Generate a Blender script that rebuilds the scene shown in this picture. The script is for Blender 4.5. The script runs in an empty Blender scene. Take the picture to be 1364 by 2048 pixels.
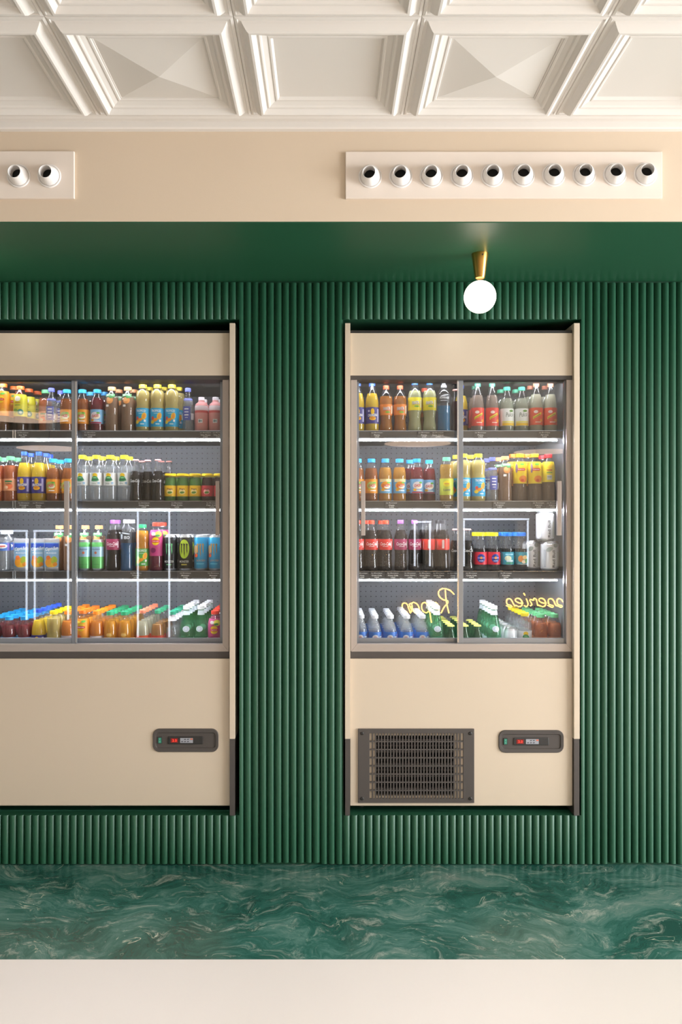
import bpy, bmesh, math, random
from mathutils import Vector, Matrix
random.seed(7)
PI = math.pi
SC = bpy.context.scene
COL = SC.collection

# ------------------------------------------------------------------ camera, light, exposure
FPX, CAMD, CAMZ, VX, VY = 1560.0, 3.47, 1.527, 655.0, 1045.0
cam_d = bpy.data.cameras.new('camera'); cam = bpy.data.objects.new('camera', cam_d); COL.objects.link(cam)
cam_d.sensor_fit = 'AUTO'; cam_d.sensor_width = 36.0
cam_d.lens = FPX / 2048 * 36.0
cam_d.shift_x = (682 - VX) / 2048; cam_d.shift_y = (VY - 1024) / 2048
cam_d.clip_start = 0.05
cam.location = (0, -CAMD, CAMZ); cam.rotation_euler = (PI / 2, 0, 0)
SC.camera = cam
SC.view_settings.view_transform = 'Standard'; SC.view_settings.look = 'None'
SC.view_settings.exposure = -0.30; SC.view_settings.gamma = 1.0
SC.view_settings.use_curve_mapping = False
SC.cycles.transparent_max_bounces = 32
SC.cycles.max_bounces = 10
SC.cycles.caustics_reflective = False; SC.cycles.caustics_refractive = False
SC.cycles.sample_clamp_indirect = 6.0

world = bpy.data.worlds.new('sky'); SC.world = world; world.use_nodes = True
bg = world.node_tree.nodes['Background']
bg.inputs[0].default_value = (0.85, 0.93, 1.0, 1); bg.inputs[1].default_value = 1.3

def area(name, loc, rot, sx, sy, power, color):
    l = bpy.data.lights.new(name, 'AREA'); l.shape = 'RECTANGLE'; l.size = sx; l.size_y = sy
    l.energy = power; l.color = color
    o = bpy.data.objects.new(name, l); COL.objects.link(o); o.location = loc; o.rotation_euler = rot
    return o
# daylight entering through the big side window and the shop front
area('daylight_side_window', (6.46, -2.6, 1.55), (0, PI / 2, 0), 2.6, 4.0, 900, (0.95, 0.975, 1.0))

# ------------------------------------------------------------------ colour and materials
def lin(c):
    if isinstance(c, str):
        c = c.lstrip('#'); c = tuple(int(c[i:i + 2], 16) / 255 for i in (0, 2, 4))
    return tuple(((v / 12.92) if v <= 0.04045 else ((v + 0.055) / 1.055) ** 2.4) for v in c) + (1.0,)

MATS = {}
def pm(name, color, rough=0.5, metal=0.0, emit=None, es=0.0, noise=0.0, coat=0.0, spec=0.5):
    if name in MATS: return MATS[name]
    m = bpy.data.materials.new(name); m.use_nodes = True
    nt = m.node_tree; b = nt.nodes['Principled BSDF']
    b.inputs['Base Color'].default_value = lin(color); b.inputs['Roughness'].default_value = rough
    b.inputs['Metallic'].default_value = metal
    b.inputs['Specular IOR Level'].default_value = spec
    if coat: b.inputs['Coat Weight'].default_value = coat; b.inputs['Coat Roughness'].default_value = 0.1
    if emit: b.inputs['Emission Color'].default_value = lin(emit); b.inputs['Emission Strength'].default_value = es
    if noise:
        tc = nt.nodes.new('ShaderNodeTexCoord'); nz = nt.nodes.new('ShaderNodeTexNoise')
        nz.inputs['Scale'].default_value = 260; nz.inputs['Detail'].default_value = 2
        bp = nt.nodes.new('ShaderNodeBump'); bp.inputs['Strength'].default_value = noise; bp.inputs['Distance'].default_value = 0.001
        nt.links.new(tc.outputs['Object'], nz.inputs['Vector']); nt.links.new(nz.outputs['Fac'], bp.inputs['Height'])
        nt.links.new(bp.outputs['Normal'], b.inputs['Normal'])
    MATS[name] = m
    return m

def nodes(m):
    nt = m.node_tree
    for n in list(nt.nodes): nt.nodes.remove(n)
    return nt

def facing_fac(nt, base, gain):
    lw = nt.nodes.new('ShaderNodeLayerWeight'); lw.inputs[0].default_value = 0.5
    p = nt.nodes.new('ShaderNodeMath'); p.operation = 'POWER'; p.inputs[1].default_value = 4.0
    nt.links.new(lw.outputs['Facing'], p.inputs[0])
    ma = nt.nodes.new('ShaderNodeMath'); ma.operation = 'MULTIPLY_ADD'; ma.inputs[1].default_value = gain; ma.inputs[2].default_value = base
    nt.links.new(p.outputs[0], ma.inputs[0])
    return ma.outputs[0]

def glass(name, tint=(1, 1, 1), base=0.04, gain=0.8, rough=0.0, milk=0.0, milkcol=(0.9, 0.93, 0.95)):
    """clear plastic or glass: see-through with a reflecting skin, a little milky if asked"""
    if name in MATS: return MATS[name]
    m = bpy.data.materials.new(name); m.use_nodes = True; nt = nodes(m)
    out = nt.nodes.new('ShaderNodeOutputMaterial'); tr = nt.nodes.new('ShaderNodeBsdfTransparent'); gl = nt.nodes.new('ShaderNodeBsdfGlossy')
    tr.inputs[0].default_value = tuple(tint) + (1,); gl.inputs['Roughness'].default_value = rough
    src = tr.outputs[0]
    if milk:
        df = nt.nodes.new('ShaderNodeBsdfDiffuse'); df.inputs[0].default_value = tuple(milkcol) + (1,)
        mx0 = nt.nodes.new('ShaderNodeMixShader'); mx0.inputs[0].default_value = milk
        nt.links.new(src, mx0.inputs[1]); nt.links.new(df.outputs[0], mx0.inputs[2]); src = mx0.outputs[0]
    mx = nt.nodes.new('ShaderNodeMixShader')
    nt.links.new(facing_fac(nt, base, gain), mx.inputs[0])
    nt.links.new(src, mx.inputs[1]); nt.links.new(gl.outputs[0], mx.inputs[2]); nt.links.new(mx.outputs[0], out.inputs[0])
    MATS[name] = m
    return m

def juice(name, color, clear=0.12, trans=0.4):
    """a drink: part scattering, part letting light through"""
    if name in MATS: return MATS[name]
    m = bpy.data.materials.new(name); m.use_nodes = True; nt = nodes(m); c = lin(color); c = tuple(v ** (.8 if max(c[:3]) > .12 else 1.05) for v in c[:3]) + (1,)
    out = nt.nodes.new('ShaderNodeOutputMaterial')
    df = nt.nodes.new('ShaderNodeBsdfDiffuse'); tl = nt.nodes.new('ShaderNodeBsdfTranslucent'); tr = nt.nodes.new('ShaderNodeBsdfTransparent')
    for n in (df, tl, tr): n.inputs[0].default_value = c
    a = nt.nodes.new('ShaderNodeMixShader'); a.inputs[0].default_value = trans
    b = nt.nodes.new('ShaderNodeMixShader'); b.inputs[0].default_value = clear
    nt.links.new(df.outputs[0], a.inputs[1]); nt.links.new(tl.outputs[0], a.inputs[2])
    nt.links.new(a.outputs[0], b.inputs[1]); nt.links.new(tr.outputs[0], b.inputs[2]); nt.links.new(b.outputs[0], out.inputs[0])
    MATS[name] = m
    return m

def marble():
    """poured green resin: warped layers of dark green, teal and grey with pale flecks and threads"""
    m = bpy.data.materials.new('green_marble'); m.use_nodes = True; nt = m.node_tree; b = nt.nodes['Principled BSDF']
    N = nt.nodes.new; L = nt.links.new
    tc = N('ShaderNodeTexCoord')
    def noise(vec, scale, detail=6, rough=.6, dist=0.0):
        n = N('ShaderNodeTexNoise'); n.inputs['Scale'].default_value = scale; n.inputs['Detail'].default_value = detail
        n.inputs['Roughness'].default_value = rough; n.inputs['Distortion'].default_value = dist; L(vec, n.inputs['Vector']); return n
    def warp(vec, scale, amount, detail=3):
        w = noise(vec, scale, detail)
        sub = N('ShaderNodeVectorMath'); sub.operation = 'SUBTRACT'; sub.inputs[1].default_value = (.5, .5, .5); L(w.outputs['Color'], sub.inputs[0])
        sc = N('ShaderNodeVectorMath'); sc.operation = 'SCALE'; sc.inputs['Scale'].default_value = amount; L(sub.outputs[0], sc.inputs[0])
        ad = N('ShaderNodeVectorMath'); ad.operation = 'ADD'; L(vec, ad.inputs[0]); L(sc.outputs[0], ad.inputs[1]); return ad.outputs[0]
    def mapped(vec, scale, rot, loc=(0, 0, 0)):
        mp = N('ShaderNodeMapping'); mp.inputs['Scale'].default_value = scale; mp.inputs['Rotation'].default_value = (0, 0, rot); mp.inputs['Location'].default_value = loc
        L(vec, mp.inputs['Vector']); return mp.outputs[0]
    def math_(op, a, v=None, b2=None):
        q = N('ShaderNodeMath'); q.operation = op; L(a, q.inputs[0])
        if b2 is not None: L(b2, q.inputs[1])
        elif v is not None: q.inputs[1].default_value = v
        return q.outputs[0]
    def rng(a, lo, hi, o0=0.0, o1=1.0):
        q = N('ShaderNodeMapRange'); q.inputs[1].default_value = lo; q.inputs[2].default_value = hi; q.inputs[3].default_value = o0; q.inputs[4].default_value = o1; L(a, q.inputs[0]); return q.outputs[0]
    def mix(f, a, col):
        q = N('ShaderNodeMix'); q.data_type = 'RGBA'; q.inputs['B'].default_value = lin(col); L(f, q.inputs['Factor']); L(a, q.inputs['A']); return q.outputs['Result']
    w = warp(warp(warp(tc.outputs['Object'], 1.2, .75), 3.2, .20), 16, .035)
    big = noise(mapped(w, (1, 1.5, 1), .3), 2.3, 5, .55)                       # broad pools
    fine = noise(mapped(w, (2.2, 8.0, 1), .12), 5.0, 12, .82)                  # drawn-out streaks
    mixv = math_('ADD', math_('MULTIPLY', big.outputs['Fac'], .55), b2=math_('MULTIPLY', fine.outputs['Fac'], .45))
    r1 = N('ShaderNodeValToRGB'); cr = r1.color_ramp
    cr.elements[0].position = .385; cr.elements[0].color = lin('#163f36'); cr.elements[1].position = .70; cr.elements[1].color = lin('#989a8e')
    for p, c in ((.445, '#1d4a40'), (.50, '#2d5a50'), (.55, '#466b61'), (.60, '#5e766d'), (.645, '#757f76')):
        e = cr.elements.new(p); e.color = lin(c)
    L(mixv, r1.inputs[0]); col = r1.outputs[0]
    dk = noise(mapped(w, (2.0, 7.0, 1), -.2, (5, 2, 0)), 5.0, 11, .78)           # dark smears
    col = mix(math_('MULTIPLY', rng(dk.outputs['Fac'], .60, .72), .75), col, '#20362f')
    gr = noise(mapped(w, (1.6, 4.4, 1), .5, (9, 4, 0)), 4.0, 12, .80)           # pale grey-beige drifts
    col = mix(math_('MULTIPLY', rng(gr.outputs['Fac'], .535, .72), .80), col, '#b7b8ab')
    v2 = noise(mapped(w, (1.2, 2.6, 1), -.35, (3, 7, 0)), 2.4, 4, .5, 1.5)     # thin threads
    th = rng(math_('ABSOLUTE', math_('SUBTRACT', v2.outputs['Fac'], .5)), 0, .006, 1, 0)
    msk = rng(noise(tc.outputs['Object'], 4.0, 3).outputs['Fac'], .54, .66)
    col = mix(math_('MULTIPLY', th, b2=msk), col, '#d8d3bb')
    sp = noise(tc.outputs['Object'], 55, 2, .5)                                # flecks
    col = mix(math_('MULTIPLY', rng(sp.outputs['Fac'], .735, .76), b2=rng(noise(tc.outputs['Object'], 3.0, 2).outputs['Fac'], .52, .6)), col, '#dfe3da')
    L(col, b.inputs['Base Color'])
    b.inputs['Roughness'].default_value = .24; b.inputs['Specular IOR Level'].default_value = .5
    return m

def perforated():
    m = bpy.data.materials.new('perforated_grey_sheet'); m.use_nodes = True; nt = m.node_tree; b = nt.nodes['Principled BSDF']
    N = nt.nodes.new; L = nt.links.new
    tc = N('ShaderNodeTexCoord'); sx = N('ShaderNodeSeparateXYZ'); L(tc.outputs['Object'], sx.inputs[0])
    def cell(o):
        d = N('ShaderNodeMath'); d.operation = 'DIVIDE'; d.inputs[1].default_value = .0268; L(o, d.inputs[0])
        f = N('ShaderNodeMath'); f.operation = 'FRACT'; L(d.outputs[0], f.inputs[0])
        s = N('ShaderNodeMath'); s.operation = 'SUBTRACT'; s.inputs[1].default_value = .5; L(f.outputs[0], s.inputs[0])
        p = N('ShaderNodeMath'); p.operation = 'POWER'; p.inputs[1].default_value = 2; L(s.outputs[0], p.inputs[0]); return p.outputs[0]
    a = N('ShaderNodeMath'); a.operation = 'ADD'; L(cell(sx.outputs[0]), a.inputs[0]); L(cell(sx.outputs[2]), a.inputs[1])
    lt = N('ShaderNodeMath'); lt.operation = 'LESS_THAN'; lt.inputs[1].default_value = .013; L(a.outputs[0], lt.inputs[0])
    mx = N('ShaderNodeMix'); mx.data_type = 'RGBA'; mx.inputs['A'].default_value = lin('#5f6267'); mx.inputs['B'].default_value = lin('#1c1d20')
    L(lt.outputs[0], mx.inputs['Factor']); L(mx.outputs['Result'], b.inputs['Base Color']); b.inputs['Roughness'].default_value = .55
    return m

M_CREAM = pm('cream_plaster', '#d8c6b0', .75, noise=.15)
M_CEIL = pm('white_plaster', '#dfdad4', .7, noise=.08)
M_FLOOR = pm('cream_resin_floor', '#cfc7c0', .45, noise=.05)
M_GREEN = pm('green_satin_paint', '#1f5039', .43, noise=.1)
M_GREEN2 = pm('green_matt_paint', '#1c5237', .42, noise=.1)
M_VENT = pm('offwhite_lacquer', '#e9ddd2', .4)
M_NOZ = pm('white_plastic', '#e8e4e1', .35)
M_BLACK = pm('black_void', '#060606', .8)
M_FRIDGE = pm('cream_enamel', '#cdbda9', .32)
M_DARK = pm('charcoal_plastic', '#4a4441', .5)
M_DARK2 = pm('dark_trim', '#2a2827', .5)
M_ALU = pm('warm_grey_aluminium', '#b3a8a1', .35, .35)
M_ALU2 = pm('blue_grey_aluminium', '#90949b', .3, .5)
M_STEEL = pm('bright_steel', '#d8d8da', .2, .9)
M_INT = pm('grey_enamel_lining', '#686b70', .5)
M_PERF = perforated()
M_SHELF = pm('grey_shelf_sheet', '#56575a', .45, .2)
M_RAIL = pm('dark_price_rail', '#4a4745', .4)
M_LED = pm('led_strip_light', '#ffffff', .5, emit='#f3f6ff', es=225.0)
M_BRASS = pm('brushed_brass', '#d9a85a', .28, 1.0)
M_GLOBE = pm('lit_opal_glass', '#ffffff', .4, emit='#ffeed8', es=6.5)
M_DOORGLASS = glass('door_glass', (.985, .99, .99), .065, .8)
M_WINGLASS = glass('window_glass', (.97, .98, .98), .04, .8)
M_MARBLE = marble()
M_SHELL = glass('clear_plastic', (.985, .985, .985), .06, .75, .05, .012)
M_SHELLG = glass('green_glass', (.55, .86, .66), .06, .75, .04, .10, lin('#3fa873')[:3])
M_WATER = glass('still_water', (.93, .95, .96), .0, .45, .12, .13)

# ------------------------------------------------------------------ mesh builder
class MB:
    def __init__(s): s.v = []; s.f = []; s.m = []; s.mats = []
    def mi(s, mat):
        if mat not in s.mats: s.mats.append(mat)
        return s.mats.index(mat)
    def add(s, vs, fs, mat):
        b = len(s.v); i = s.mi(mat); s.v += [tuple(v) for v in vs]
        for f in fs: s.f.append(tuple(b + k for k in f)); s.m.append(i)
        return s
    def box(s, x0, x1, y0, y1, z0, z1, mat):
        vs = [(x, y, z) for z in (z0, z1) for y in (y0, y1) for x in (x0, x1)]
        return s.add(vs, [(0, 2, 3, 1), (4, 5, 7, 6), (0, 1, 5, 4), (2, 6, 7, 3), (0, 4, 6, 2), (1, 3, 7, 5)], mat)
    def lathe(s, prof, mat, seg=20, c=(0, 0, 0), cap0=True, cap1=True, axis='Z'):
        vs = []; fs = []
        for r, z in prof:
            for k in range(seg):
                a = 2 * PI * k / seg
                p = (r * math.cos(a), r * math.sin(a), z)
                if axis == 'Y': p = (p[0], -z, p[1])
                if axis == 'X': p = (z, p[0], p[1])
                vs.append((p[0] + c[0], p[1] + c[1], p[2] + c[2]))
        for j in range(len(prof) - 1):
            for k in range(seg):
                q = (k + 1) % seg
                fs.append((j * seg + k, j * seg + q, (j + 1) * seg + q, (j + 1) * seg + k))
        if cap0: fs.append(tuple(reversed(range(seg))))
        if cap1: n = (len(prof) - 1) * seg; fs.append(tuple(n + k for k in range(seg)))
        return s.add(vs, fs, mat)
    def frame(s, x0, x1, z0, z1, hx0, hx1, hz0, hz1, y0, y1, mat):
        """a plate in the XZ plane with a rectangular hole"""
        o = [(x0, z0), (x1, z0), (x1, z1), (x0, z1)]; h = [(hx0, hz0), (hx1, hz0), (hx1, hz1), (hx0, hz1)]
        vs = [(x, y, z) for y in (y0, y1) for (x, z) in o + h]; fs = []
        for k in range(4):
            q = (k + 1) % 4
            fs += [(k, q, 4 + q, 4 + k), (8 + k, 12 + k, 12 + q, 8 + q), (k, 8 + k, 8 + q, q), (4 + k, 4 + q, 12 + q, 12 + k)]
        return s.add(vs, fs, mat)
    def mesh(s, name, smooth=None, bevel=0.0):
        me = bpy.data.meshes.new(name); me.from_pydata(s.v, [], s.f)
        for m in s.mats: me.materials.append(m)
        me.polygons.foreach_set('material_index', s.m)
        if bevel:
            bm = bmesh.new(); bm.from_mesh(me)
            bmesh.ops.bevel(bm, geom=list(bm.edges), offset=bevel, segments=2, affect='EDGES', profile=.6)
            bm.to_mesh(me); bm.free()
        if smooth is not None:
            me.polygons.foreach_set('use_smooth', [True] * len(me.polygons))
            me.set_sharp_from_angle(angle=math.radians(smooth))
        me.update()
        return me
    def build(s, name, parent=None, smooth=None, bevel=0.0, **tags):
        return link(name, s.mesh(name, smooth, bevel), parent, **tags)

def link(name, data, parent=None, loc=None, **tags):
    o = bpy.data.objects.new(name, data); COL.objects.link(o)
    if parent: o.parent = parent
    if loc: o.location = loc
    for k, v in tags.items():
        if v: o[k] = v
    return o
def thing(name, label, category, loc=(0, 0, 0), group=None):
    return link(name, None, None, loc, label=label, category=category, group=group)

def S(Y): return FPX / (CAMD + Y)
def PX(px, Y): return (px - VX) / S(Y)
def PZ(py, Y): return CAMZ - (py - VY) / S(Y)

# ------------------------------------------------------------------ the room
XL, XR, YF = -5.2, 6.6, -8.6
ZC = 2.954           # ceiling seam level
ZS = 2.603           # underside of the green soffit
YB = -.67            # face of the cream bulkhead
YM = -.744           # front edge of the marble border

MB().box(XL, XR, YF, YM, -.12, 0, M_FLOOR).build('floor', kind='structure', label='cream resin floor in front of the green marble border')
MB().box(XL, XR, YM, .05, -.12, .0006, M_MARBLE).build('floor_marble', kind='structure', label='swirled green marble floor border along the fluted wall')
MB().box(XL, XR, YB, YB + .03, ZS + .004, ZC, M_CREAM).build('wall_upper', kind='structure', label='cream bulkhead wall above the green soffit')
MB().box(XL, XR, YB + .0, .05, ZS, ZS + .004, M_GREEN2).build(
    'ceiling_soffit', kind='structure', label='plain green soffit over the fluted wall')

# back wall with the two cooler niches, carrying every flute as a piece
PITCH = 15.21 / S(0)
OPEN = [(PX(-170, 0), PX(478.5, 0)), (PX(686.5, 0), PX(1163, 0))]
OZ0, OZ1 = PZ(1632, 0), PZ(638, 0)
YBACK = .016
wall = MB()
xs = [XL, OPEN[0][0], OPEN[0][1], OPEN[1][0], OPEN[1][1], XR]
for a, b in ((0, 1), (2, 3), (4, 5)): wall.box(xs[a], xs[b], YBACK, YBACK + .03, 0, ZS, M_GREEN)
for a, b in OPEN:
    wall.box(a, b, YBACK, YBACK + .03, 0, OZ0, M_GREEN); wall.box(a, b, YBACK, YBACK + .03, OZ1, ZS, M_GREEN)
    yn = .86                                        # the niche the cooler stands in
    wall.box(a - .02, a, YBACK + .03, yn, OZ0 - .02, OZ1 + .02, M_GREEN); wall.box(b, b + .02, YBACK + .03, yn, OZ0 - .02, OZ1 + .02, M_GREEN)
    wall.box(a, b, YBACK + .03, yn, OZ0 - .02, OZ0, M_GREEN); wall.box(a, b, YBACK + .03, yn, OZ1, OZ1 + .02, M_GREEN)
    wall.box(a - .02, b + .02, yn, yn + .02, OZ0 - .02, OZ1 + .02, M_GREEN2)
WALL = wall.build('wall_back', kind='structure', label='dark green fluted back wall with two cooler niches')

_fl = {}
def flute_mesh(u0, u1, h):
    """half-round batten, part of its width from u0 to u1 (0..1), height h"""
    key = (round(u0, 3), round(u1, 3), round(h, 4))
    if key in _fl: return _fl[key]
    n = 10; w = PITCH * .985; d = .0145
    us = [u0 + (u1 - u0) * k / n for k in range(n + 1)]
    ch = .0035
    vs = []
    for z, ins in ((0, .002), (ch * .5, 0), (h - ch, 0), (h, .0025)):
        for u in us:
            x = (u - .5) * w; y = -d * (math.sqrt(max(0, 1 - (2 * u - 1) ** 2 * .985))) + ins
            vs.append((x, y + .0015, z))
        vs.append(((us[-1] - .5) * w, .0022, z)); vs.append(((us[0] - .5) * w, .0022, z))
    c = n + 3; fs = []
    for j in range(3):
        for k in range(c): q = (k + 1) % c; fs.append((j * c + k, j * c + q, (j + 1) * c + q, (j + 1) * c + k))
    fs.append(tuple(reversed(range(c)))); fs.append(tuple(3 * c + k for k in range(c)))
    b = MB(); b.add(vs, fs, M_GREEN); me = b.mesh('flute', 40); _fl[key] = me
    return me
ZF0, ZF1 = .004, ZS - .004
def flutes(x_start, n, parent, z0, z1, yoff=0.0):
    for i in range(n):
        xa = x_start + i * PITCH; xb = xa + PITCH; spans = [(xa, xb, None)]
        for oa, ob in OPEN:
            new = []
            for a, b, o in spans:
                if o is not None or b <= oa + 1e-4 or a >= ob - 1e-4: new.append((a, b, o)); continue
                if a < oa: new.append((a, oa, None))
                new.append((max(a, oa), min(b, ob), (oa, ob)))
                if b > ob: new.append((ob, b, None))
            spans = new
        for a, b, o in spans:
            if b - a < .004: continue
            for za, zb in ([(z0, z1)] if o is None else [(z0, OZ0), (OZ1, z1)]):
                ob_ = link('flute', flute_mesh((a - xa) / PITCH, (b - xa) / PITCH, zb - za), parent)
                ob_.location = ((xa + xb) / 2, YBACK + yoff, za)
seamA, seamB, seamC, seamD = PX(518, 0), PX(640, 0), PX(1218, 0), PX(1340, 0)
PITCH = (seamC - seamB) / 38
nl = 72
flutes(seamA - nl * PITCH, nl, WALL, ZF0, ZF1)
flutes(seamB, 38, WALL, ZF0, ZF1)
flutes(seamD, 26, WALL, ZF0, ZF1)
for k, (a, b) in enumerate(((seamA, seamB), (seamC, seamD))):       # two hinged fluted panels, a little short of floor and soffit
    P0 = PITCH; PITCH = (b - a - .002) / 8; _fl.clear()
    pn = MB().box(a + .0015, b - .0015, YBACK - .005, YBACK - .0005, .014, ZS - .009, M_GREEN).build('fluted_panel', WALL)
    flutes(a + .001, 8, pn, .012, ZS - .008, -.0055)
    PITCH = P0; _fl.clear()

# ceiling of moulded plaster tiles
T = .531
PROF = [(0, 0), (.002, .004), (.009, .006), (.0115, .003), (.020, .004), (.023, .009), (.033, .023), (.039, .027), (.046, .027), (.0495, .022),
        (.059, .013), (.0635, .013), (.066, .0145), (.070, .013), (.074, .009), (.089, .003), (.0925, .005), (.098, .0045), (.1005, .001)]
def tile_mesh(pyr):
    b = MB(); vs = []; fs = []
    pr = PROF + ([(.104, .001), (.1045, -.001)] if pyr else [(.1045, -.004)])
    for d, h in pr:
        e = T / 2 - d
        vs += [(-e, -e, -h), (e, -e, -h), (e, e, -h), (-e, e, -h)]
    for j in range(len(pr) - 1):
        for k in range(4):
            q = (k + 1) % 4; fs.append((j * 4 + k, (j + 1) * 4 + k, (j + 1) * 4 + q, j * 4 + q))
    n = (len(pr) - 1) * 4
    if pyr:
        vs.append((0, 0, -.022)); a = len(vs) - 1
        for k in range(4): fs.append((n + k, a, n + (k + 1) % 4))
    else: fs.append((n + 3, n + 2, n + 1, n))
    b.add(vs, fs, M_CEIL)
    return b.mesh('ceiling_tile')
TP, TF = tile_mesh(True), tile_mesh(False)
CEIL = MB().box(XL, XR, YF, .05, ZC + .02, ZC + .09, M_CEIL).build('ceiling', kind='structure', label='white plaster ceiling of square moulded tiles')
YROW0 = -.745
for r in range(7):
    for c in range(-9, 12):
        link('ceiling_tile', TP if (r + c) % 2 else TF, CEIL, (c * T + .0, YROW0 - T * (r + .5), ZC))
cm = MB()                                            # moulding where tiles meet the bulkhead
prof = [(YROW0, 0), (YROW0 + .012, .002), (YROW0 + .02, .006), (YROW0 + .034, .006), (YROW0 + .038, .003), (YROW0 + .046, .003), (YROW0 + .05, .02), (YROW0 + .056, .024), (YB, .024), (YB, 0)]
vs = [(x, y, ZC - h) for x in (XL, XR) for y, h in prof]; n = len(prof)
cm.add(vs, [(k, n + k, n + k + 1, k + 1) for k in range(n - 1)], M_CEIL)
cm.build('trim_1', kind='structure', label='slim plaster moulding between ceiling tiles and bulkhead')

# side and front walls with their windows (they light the room and stand in the coolers' reflections)
def window(name, x0, x1, y0, y1, z0, z1, axis):
    """frame, mullions and pane filling an opening; axis = the wall's normal"""
    fr = MB(); w = .06
    if axis == 'X':
        yb = y0
        while yb < y1 - .01:
            ye = min(yb + (y1 - y0) / 3, y1)
            fr.box(x0, x1, yb, yb + w, z0, z1, M_ALU); fr.box(x0, x1, ye - w, ye, z0, z1, M_ALU); fr.box(x0, x1, yb, ye, z0, z0 + w, M_ALU); fr.box(x0, x1, yb, ye, z1 - w, z1, M_ALU)
            yb = ye
        g = MB().box((x0 + x1) / 2 - .004, (x0 + x1) / 2 + .004, y0 + w, y1 - w, z0 + w, z1 - w, M_WINGLASS)
    else:
        xb = x0
        while xb < x1 - .01:
            xe = min(xb + (x1 - x0) / 4, x1)
            fr.box(xb, xb + w, y0, y1, z0, z1, M_ALU); fr.box(xe - w, xe, y0, y1, z0, z1, M_ALU); fr.box(xb, xe, y0, y1, z0, z0 + w, M_ALU); fr.box(xb, xe, y0, y1, z1 - w, z1, M_ALU)
            xb = xe
        g = MB().box(x0 + w, x1 - w, (y0 + y1) / 2 - .004, (y0 + y1) / 2 + .004, z0 + w, z1 - w, M_WINGLASS)
    o = fr.build(name, kind='structure'); g.build('window_pane', o)
    return o
def wall_x(name, x0, x1, wy0, wy1, wz0, wz1):
    b = MB(); b.box(x0, x1, YF, wy0, 0, ZC, M_CREAM); b.box(x0, x1, wy1, .05, 0, ZC, M_CREAM)
    b.box(x0, x1, wy0, wy1, 0, wz0, M_CREAM); b.box(x0, x1, wy0, wy1, wz1, ZC, M_CREAM)
    b.build(name, kind='structure')
wall_x('wall_right', XR, XR + .12, -4.7, -.5, .2, 2.9)
window('window_1', XR + .01, XR + .07, -4.7, -.5, .2, 2.9, 'X')
MB().box(XL - .12, XL, YF, .05, 0, ZC, M_GREEN2).build('wall_left', kind='structure')
MB().box(XL, XR, YF - .12, YF, 0, ZC, M_CREAM).build('wall_front', kind='structure')

# added ceiling spots, made up to brighten the floor and lower wall
def fill_downlight(x, y, label):
    t = thing('fill_downlight', label, 'lamp', (x, y, ZC))
    MB().lathe([(.030, -.010), (.045, -.012), (.050, -.006), (.050, .0)], M_NOZ, 24, cap0=False).build('fill_ring', t, smooth=30)
    MB().lathe([(.031, -.004), (.031, -.002)], pm('fill_lens', '#fff4e6', .4, emit='#fff0dc', es=6.0), 20).build('lens', t)
    l = bpy.data.lights.new('spot', 'SPOT'); l.energy = 78; l.color = (1.0, .92, .84); l.spot_size = math.radians(120); l.spot_blend = 1.0; l.shadow_soft_size = .06
    o = bpy.data.objects.new('spot', l); COL.objects.link(o); o.parent = t; o.location = (0, 0, -.03)
for r_, y in enumerate((YROW0 - T * 2.5, YROW0 - T * 6.5)):
    for c_ in range(-6, 7, 3): fill_downlight(c_ * T, y, f"small round added fill light, {('near', 'far')[r_]} row from the coolers, number {('one', 'two', 'three', 'four', 'five')[(c_ + 6) // 3]} towards the side window")

# ------------------------------------------------------------------ air vents on the bulkhead
def vent(x0p, x1p, y0p, y1p, centers, cyf, label):
    Sv = S(YB); x0, x1 = PX(x0p, YB), PX(x1p, YB); z1, z0 = PZ(y0p, YB), PZ(y1p, YB)
    t = thing('air_vent', label, 'vent', ((x0 + x1) / 2, YB, z0))
    b = MB().box(x0 - (x0 + x1) / 2, x1 - (x0 + x1) / 2, -.011, .0, 0, z1 - z0, M_VENT)
    b.build('vent_plate', t, bevel=.002)
    fm = MB().lathe([(.042, 0), (.042, .002), (.0405, .004), (.037, .004), (.0365, .002)], M_NOZ, 28, axis='Y', cap0=False).mesh('nozzle_ring', 35)
    nm = MB().lathe([(.036, -.002), (.0355, .004), (.033, .013), (.0275, .029), (.0245, .037), (.0238, .0385), (.0222, .039), (.0214, .038), (.0212, .030), (.0205, -.010)], M_NOZ, 28, axis='Y', cap0=False, cap1=False).mesh('nozzle', 50)
    tm = MB().lathe([(.0207, .0040), (.0207, .0060)], M_BLACK, 20, axis='Y').mesh('throat_dark')  # black disc, the shade inside the open bore put into colour
    for cx in centers:
        X, Z = PX(cx, YB) - (x0 + x1) / 2, PZ(cyf(cx), YB) - z0
        link('nozzle_ring', fm, t, (X, -.011, Z))
        n_ = link('nozzle', nm, t, (X, -.012, Z)); n_.rotation_euler = (.0, .0, math.radians(-10 if cx > 500 else -2))
        link('throat_dark', tm, n_)
    return t
vent(691, 1322, 306, 399, [740 + 60.9 * k for k in range(10)], lambda x: 356 - (x - 740) * .008, 'long off-white air vent with ten round nozzles above the brass lamp')
vent(-480, 150, 305, 399, [101 - 60.9 * k for k in range(9)], lambda x: 355, 'off-white air vent cut by the frame edge, above the wide cooler')

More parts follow.
